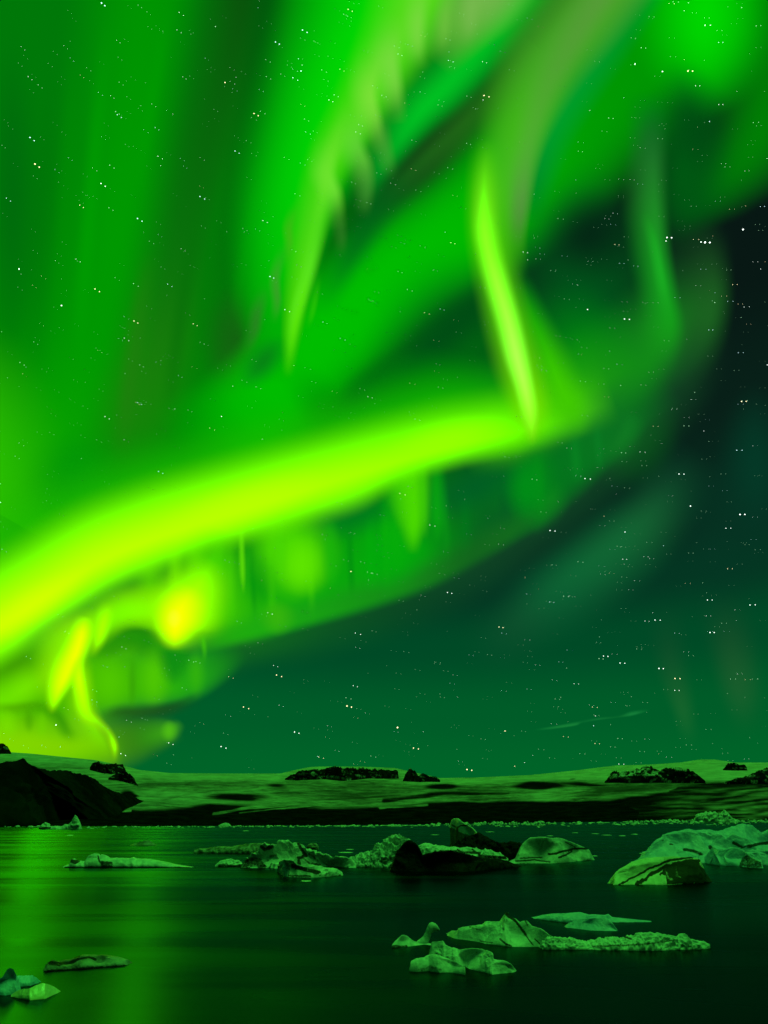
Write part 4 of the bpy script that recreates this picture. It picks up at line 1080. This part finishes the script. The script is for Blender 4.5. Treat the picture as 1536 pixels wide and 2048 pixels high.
glow(knot, 338, 1463, 22, (80, 190, 20), .85, ry=24)

# 8. main arc
arc = aurora('aurora_arc', (500, 1000), 'brightest yellow green aurora arc sweeping up from the left edge')
E = [(-90, 1312), (0, 1247), (100, 1180), (200, 1117), (300, 1074), (400, 1040), (500, 1008), (600, 977), (700, 946), (800, 915), (900, 886), (1000, 864), (1080, 846), (1230, 795)]
ribbon(arc, 'band', [(x, y, 250 - i * 7, 86 if i < 9 else 60, (14, 178, 0), .95 if i < 10 else (.88, .7, .4, 0)[i - 10]) for i, (x, y) in enumerate(E)], a=1.9, fade=False, nu=80)
ribbon(arc, 'band', [(x, y, 230 - i * 6, 84 if i < 9 else 58, (50 - i * 2, 204, 0), .85 if i < 10 else (.8, .65, .35, 0)[i - 10]) for i, (x, y) in enumerate(E)], a=1.5, fade=False, nu=80)
ribbon(arc, 'band', [(x, y + 6, 160 - i * 4.5, 86 if i < 9 else 58, (206 - i * 4, 255, 0), .35 if i == 0 else .96 if i < 8 else (.88, .8, .7, .55, .28, 0)[i - 8]) for i, (x, y) in enumerate(E)], a=1.45, fade=False, nu=80)
# uneven light along the arc
glow(arc, 480, 1010, 60, (190, 255, 0), .5, ry=190, ang=1.9)
glow(arc, 900, 875, 50, (160, 252, 0), .5, ry=130, ang=1.8)
glow(arc, 60, 1215, 46, (222, 255, 0), .5, ry=150, ang=2.15)

# 9. bright knots of the lower curtain, in front
bulb = aurora('aurora_ray', (355, 1230), 'glowing yellow aurora bulb and twin rays under the arc')
ribbon(bulb, 'fold', [(60, 1330, 60, 70, (90, 205, 0), 0), (110, 1290, 60, 70, (110, 224, 0), .7), (170, 1262, 50, 56, (118, 232, 0), .8), (240, 1228, 60, 42, (126, 235, 0), .95), (300, 1222, 62, 42, (134, 235, 0), .95), (360, 1228, 50, 44, (140, 235, 0), .8), (430, 1222, 60, 44, (90, 222, 0), .6), (500, 1205, 60, 50, (50, 195, 4), 0)], fade=False, a=2.4)
ribbon(bulb, 'glow', [(450, 1060, 70, 70, (60, 208, 0), 0), (420, 1130, 84, 84, (84, 222, 0), .8), (394, 1180, 94, 94, (110, 232, 0), .9), (370, 1222, 100, 100, (130, 235, 0), .9), (354, 1262, 76, 76, (130, 235, 0), .8), (349, 1308, 44, 44, (100, 215, 0), 0)], fade=False, a=1.5)
ribbon(bulb, 'glow', [(428, 1120, 60, 60, (130, 238, 0), 0), (402, 1165, 80, 70, (160, 244, 0), .8), (372, 1210, 92, 84, (190, 248, 0), .95), (354, 1250, 76, 70, (190, 246, 0), .9), (349, 1300, 36, 36, (140, 230, 0), 0)], fade=False, a=1.4)
ribbon(bulb, 'bulb', [(386, 1172, 44, 40, (200, 250, 0), 0), (374, 1198, 60, 52, (222, 252, 0), .75), (360, 1222, 66, 58, (236, 254, 0), .98), (352, 1248, 60, 54, (240, 254, 0), 1.0), (349, 1274, 44, 42, (226, 250, 0), .8), (348, 1302, 24, 26, (170, 236, 0), 0)], fade=False, a=1.5, gain=1.15)
glow(bulb, 348, 1237, 20, (248, 255, 44), .5, ry=22)
ribbon(bulb, 'ray', [(222, 1205, 20, 26, (150, 240, 0), 0), (208, 1240, 24, 26, (172, 248, 0), .85), (198, 1278, 20, 24, (172, 246, 0), .8), (182, 1318, 12, 14, (130, 230, 0), 0)], fade=False, a=1.5)
ribbon(bulb, 'ray', [(182, 1215, 40, 70, (130, 232, 0), 0), (172, 1258, 40, 84, (146, 236, 0), .85), (148, 1308, 38, 92, (150, 238, 0), .9), (122, 1360, 34, 70, (160, 240, 0), .85), (102, 1425, 18, 34, (120, 228, 0), 0)], fade=False, a=1.5)
ribbon(bulb, 'ray', [(172, 1232, 22, 24, (214, 250, 0), 0), (164, 1266, 28, 30, (234, 254, 0), .95), (154, 1300, 28, 36, (242, 255, 0), 1), (136, 1342, 30, 40, (238, 255, 0), 1), (119, 1376, 24, 34, (226, 253, 0), .85), (108, 1406, 16, 24, (190, 246, 0), .6), (102, 1430, 10, 12, (150, 236, 0), 0)], fade=False, a=1.5)
ribbon(bulb, 'ray', [(164, 1310, 26, 30, (150, 238, 0), 0), (164, 1360, 30, 40, (150, 238, 0), .8), (172, 1415, 30, 56, (140, 230, 0), .8), (190, 1460, 32, 64, (128, 218, 0), .8), (212, 1498, 34, 60, (122, 208, 0), .6), (224, 1545, 30, 40, (110, 190, 0), 0)], fade=False, a=1.6)
ribbon(bulb, 'ray', [(160, 1315, 13, 14, (210, 252, 0), 0), (158, 1352, 16, 19, (204, 250, 0), .95), (164, 1390, 17, 23, (190, 248, 0), .92), (174, 1425, 17, 26, (170, 242, 0), .85), (198, 1446, 14, 22, (150, 230, 0), .6), (218, 1466, 12, 16, (146, 226, 0), .6), (229, 1494, 12, 14, (158, 234, 0), .8), (229, 1526, 7, 9, (120, 205, 0), 0)], fade=False, a=1.6)

# 10. tall bright ray
tall = aurora('aurora_ray', (1010, 600), 'tall curved lime aurora ray rising from the end of the arc')
ribbon(tall, 'ray', [(1330, -90, 60, 70, (0, 150, 46), .7), (1200, 110, 60, 70, (0, 154, 46), .8), (1110, 250, 60, 60, (0, 156, 46), .8), (1072, 360, 50, 50, (0, 134, 44), .7), (1062, 450, 30, 40, (0, 90, 34), 0)], fade=False)
ribbon(tall, 'ray', [(1290, -100, 80, 140, (82, 162, 48), .9), (1190, 30, 80, 140, (76, 166, 42), .9), (1105, 140, 74, 130, (72, 172, 38), .9), (1052, 260, 58, 110, (70, 184, 28), .9), (1030, 370, 44, 80, (70, 180, 34), .9), (1030, 470, 30, 70, (60, 170, 20), .8), (1040, 560, 20, 60, (40, 140, 14), 0)], a=2.2, fade=False)
ribbon(tall, 'ray', [(1250, -80, 40, 60, (100, 152, 70), .5), (1160, 60, 40, 60, (92, 152, 62), .5), (1090, 190, 40, 50, (86, 160, 56), .5), (1056, 310, 32, 42, (88, 164, 60), .55), (1042, 420, 24, 36, (88, 140, 66), .7), (1038, 500, 14, 30, (60, 110, 44), 0)], fade=False)
ribbon(tall, 'ray', [(1030, 530, 26, 50, (10, 140, 10), 0), (1060, 620, 40, 64, (24, 170, 4), .75), (1092, 700, 52, 76, (50, 194, 0), .85), (1122, 775, 56, 80, (64, 202, 0), .9), (1146, 825, 50, 70, (62, 196, 2), .8), (1166, 875, 30, 50, (50, 170, 8), 0)], fade=False, a=1.4)
ribbon(tall, 'ray', [(980, 270, 60, 50, (50, 190, 10), 0), (970, 370, 64, 46, (80, 205, 12), .85), (972, 460, 62, 50, (84, 212, 8), .95), (994, 560, 60, 58, (90, 220, 4), .95), (1018, 650, 58, 64, (100, 226, 0), .95), (1042, 740, 58, 64, (116, 230, 0), .95), (1062, 820, 54, 56, (124, 230, 0), .85), (1068, 890, 26, 40, (100, 205, 0), 0)], a=1.5, fade=False)
ribbon(tall, 'ray', [(974, 280, 36, 30, (90, 214, 20), 0), (968, 370, 38, 32, (112, 230, 22), .6), (968, 452, 40, 34, (138, 247, 30), .92), (978, 510, 38, 34, (146, 249, 36), .95), (995, 570, 36, 35, (158, 252, 50), 1), (1016, 640, 34, 35, (168, 254, 64), 1), (1033, 710, 32, 34, (178, 255, 78), 1), (1049, 772, 26, 28, (178, 255, 72), 1), (1060, 826, 24, 26, (166, 248, 50), .85), (1064, 866, 18, 22, (140, 230, 24), .5), (1064, 895, 12, 14, (100, 195, 20), 0)], fade=False, a=1.4)

# thin cloud low on the right
cl = aurora('cloud_streak', (1185, 1440), 'thin pale cloud streak low over the right horizon')
cl['category'] = 'cloud'
del cl['group']
ribbon(cl, 'wisp', [(1070, 1460, 4, 3, (20, 128, 56), 0), (1110, 1455, 5, 4, (24, 130, 56), .7), (1150, 1449, 7, 4, (24, 130, 56), .8), (1165, 1444, 5, 3, (20, 120, 54), .3), (1200, 1438, 5, 3, (20, 120, 54), .6), (1235, 1434, 4, 3, (20, 115, 50), .3), (1265, 1428, 8, 5, (24, 132, 60), .8), (1300, 1420, 4, 3, (20, 120, 54), 0)], fade=False)


# ---------------------------------------------------------------- stars
def star_materials():
    out = []
    for nm, col, s in (('star_white', (0.85, 1.0, 0.9), 1.3), ('star_warm', (1.0, 0.82, 0.45), 1.2), ('star_blue', (0.6, 0.95, 1.0), 1.1), ('star_faint', (0.4, 0.8, 0.45), 0.8), ('star_dim', (0.3, 0.6, 0.35), 0.5)):
        m, nt, o_ = new_mat(nm)
        em = nt.nodes.new('ShaderNodeEmission')
        em.inputs[0].default_value = col + (1,)
        em.inputs[1].default_value = s
        tr = nt.nodes.new('ShaderNodeBsdfTransparent')
        ad = nt.nodes.new('ShaderNodeAddShader')
        nt.links.new(em.outputs[0], ad.inputs[0])
        nt.links.new(tr.outputs[0], ad.inputs[1])
        nt.links.new(ad.outputs[0], o_.inputs[0])
        m.cycles.emission_sampling = 'NONE'
        out.append(m)
    return out


def build_stars():
    mats = star_materials()
    V, Fs, Mi = [], [], []
    R = 45000.0
    oct_ = np.array([(1, 0, 0), (-1, 0, 0), (0, 1, 0), (0, -1, 0), (0, 0, 1), (0, 0, -1)], float)
    of = [(0, 2, 4), (2, 1, 4), (1, 3, 4), (3, 0, 4), (2, 0, 5), (1, 2, 5), (3, 1, 5), (0, 3, 5)]
    r = np.random.default_rng(5)

    def dot(px, py, rad, mi):
        c = sky_point(px, py, R)
        off = len(V)
        for q in oct_:
            V.append(tuple(c + q * rad * 0.56 / F * R))
        for f in of:
            Fs.append(tuple(i + off for i in f))
            Mi.append(mi)

    def star(px, py, rad, mi):
        # the two exposures of the photograph's stars turn about the pole, up and to the right of the picture
        vx, vy = px - 1420.0, py + 1500.0
        L = math.hypot(vx, vy)
        ex, ey = vy / L, -vx / L
        s = 9.5 * r.uniform(0.85, 1.15)
        dot(px, py, rad, mi)
        if r.random() < 0.75:
            dot(px + ex * s, py + ey * s, rad * 0.9, mi)
    bright = [(1486, 459, 3.0, 0), (1410, 485, 3.2, 0), (1402, 484, 2.2, 0), (1334, 475, 2.6, 0), (1332, 482, 1.8, 0), (1249, 638, 2.2, 0), (1175, 619, 2.0, 0), (795, 1455, 3.0, 1), (694, 1412, 2.6, 1), (827, 1496, 2.0, 1), (934, 1539, 2.2, 1), (70, 328, 2.4, 1), (38, 538, 2.3, 0), (123, 611, 2.4, 0),
              (275, 437, 2.0, 2), (202, 367, 1.9, 0), (508, 227, 2.0, 1), (268, 642, 1.9, 1), (190, 578, 1.9, 1), (203, 6, 2.2, 2), (450, 165, 2.0, 1), (551, 84, 1.8, 2), (968, 191, 2.2, 1), (317, 943, 2.2, 2), (404, 998, 2.0, 0), (443, 833, 1.8, 0), (702, 1143, 2.0, 1), (1381, 1012, 2.2, 0), (1480, 1029, 2.6, 0),
              (1100, 1061, 1.9, 0), (1350, 1357, 2.0, 1), (1318, 1337, 2.0, 0), (1420, 1265, 2.0, 0), (1358, 948, 1.9, 0), (1310, 1240, 1.8, 0), (1325, 143, 2.0, 0), (1376, 142, 2.2, 1), (1270, 128, 1.9, 0), (1170, 957, 1.9, 0), (830, 838, 1.8, 0), (910, 875, 1.9, 1), (1483, 803, 2.0, 1), (1250, 1064, 1.8, 0),
              (1207, 1312, 1.8, 0), (998, 1254, 1.8, 1), (1010, 1462, 1.8, 1), (553, 1350, 2.0, 1), (487, 1414, 1.9, 1), (442, 1493, 1.8, 0), (589, 1464, 1.8, 0), (112, 1450, 2.0, 0), (130, 1263, 1.8, 0), (895, 1185, 1.7, 0), (1240, 1326, 1.8, 0), (1500, 1210, 1.8, 0), (1415, 1200, 1.6, 0), (540, 553, 1.9, 2), (602, 142, 1.9, 2), (400, 393, 1.8, 2), (470, 302, 1.6, 2), (60, 275, 1.9, 2), (605, 60, 1.8, 2)]
    for b in bright:
        star(*b)
    n = 0
    while n < 2900:
        x, y = r.uniform(-300, 1840), r.uniform(-400, 1540)
        right = x > 1000 and y > 380
        if not right and r.random() < 0.30:
            continue
        k = r.random()
        rad = 0.55 + 0.95 * k ** 5
        q = r.random()
        mi = 3 if q < 0.38 else (4 if q < 0.74 else (0 if q < 0.87 else (1 if q < 0.93 else 2)))
        star(x, y, rad, mi)
        n += 1
    me = bpy.data.meshes.new('stars')
    me.from_pydata(V, [], Fs)
    for m in mats:
        me.materials.append(m)
    me.polygons.foreach_set('material_index', Mi)
    o_ = bpy.data.objects.new('stars', me)
    C.objects.link(o_)
    tag(o_, 'countless small white and amber stars across the night sky', 'stars', kind='stuff')


build_stars()
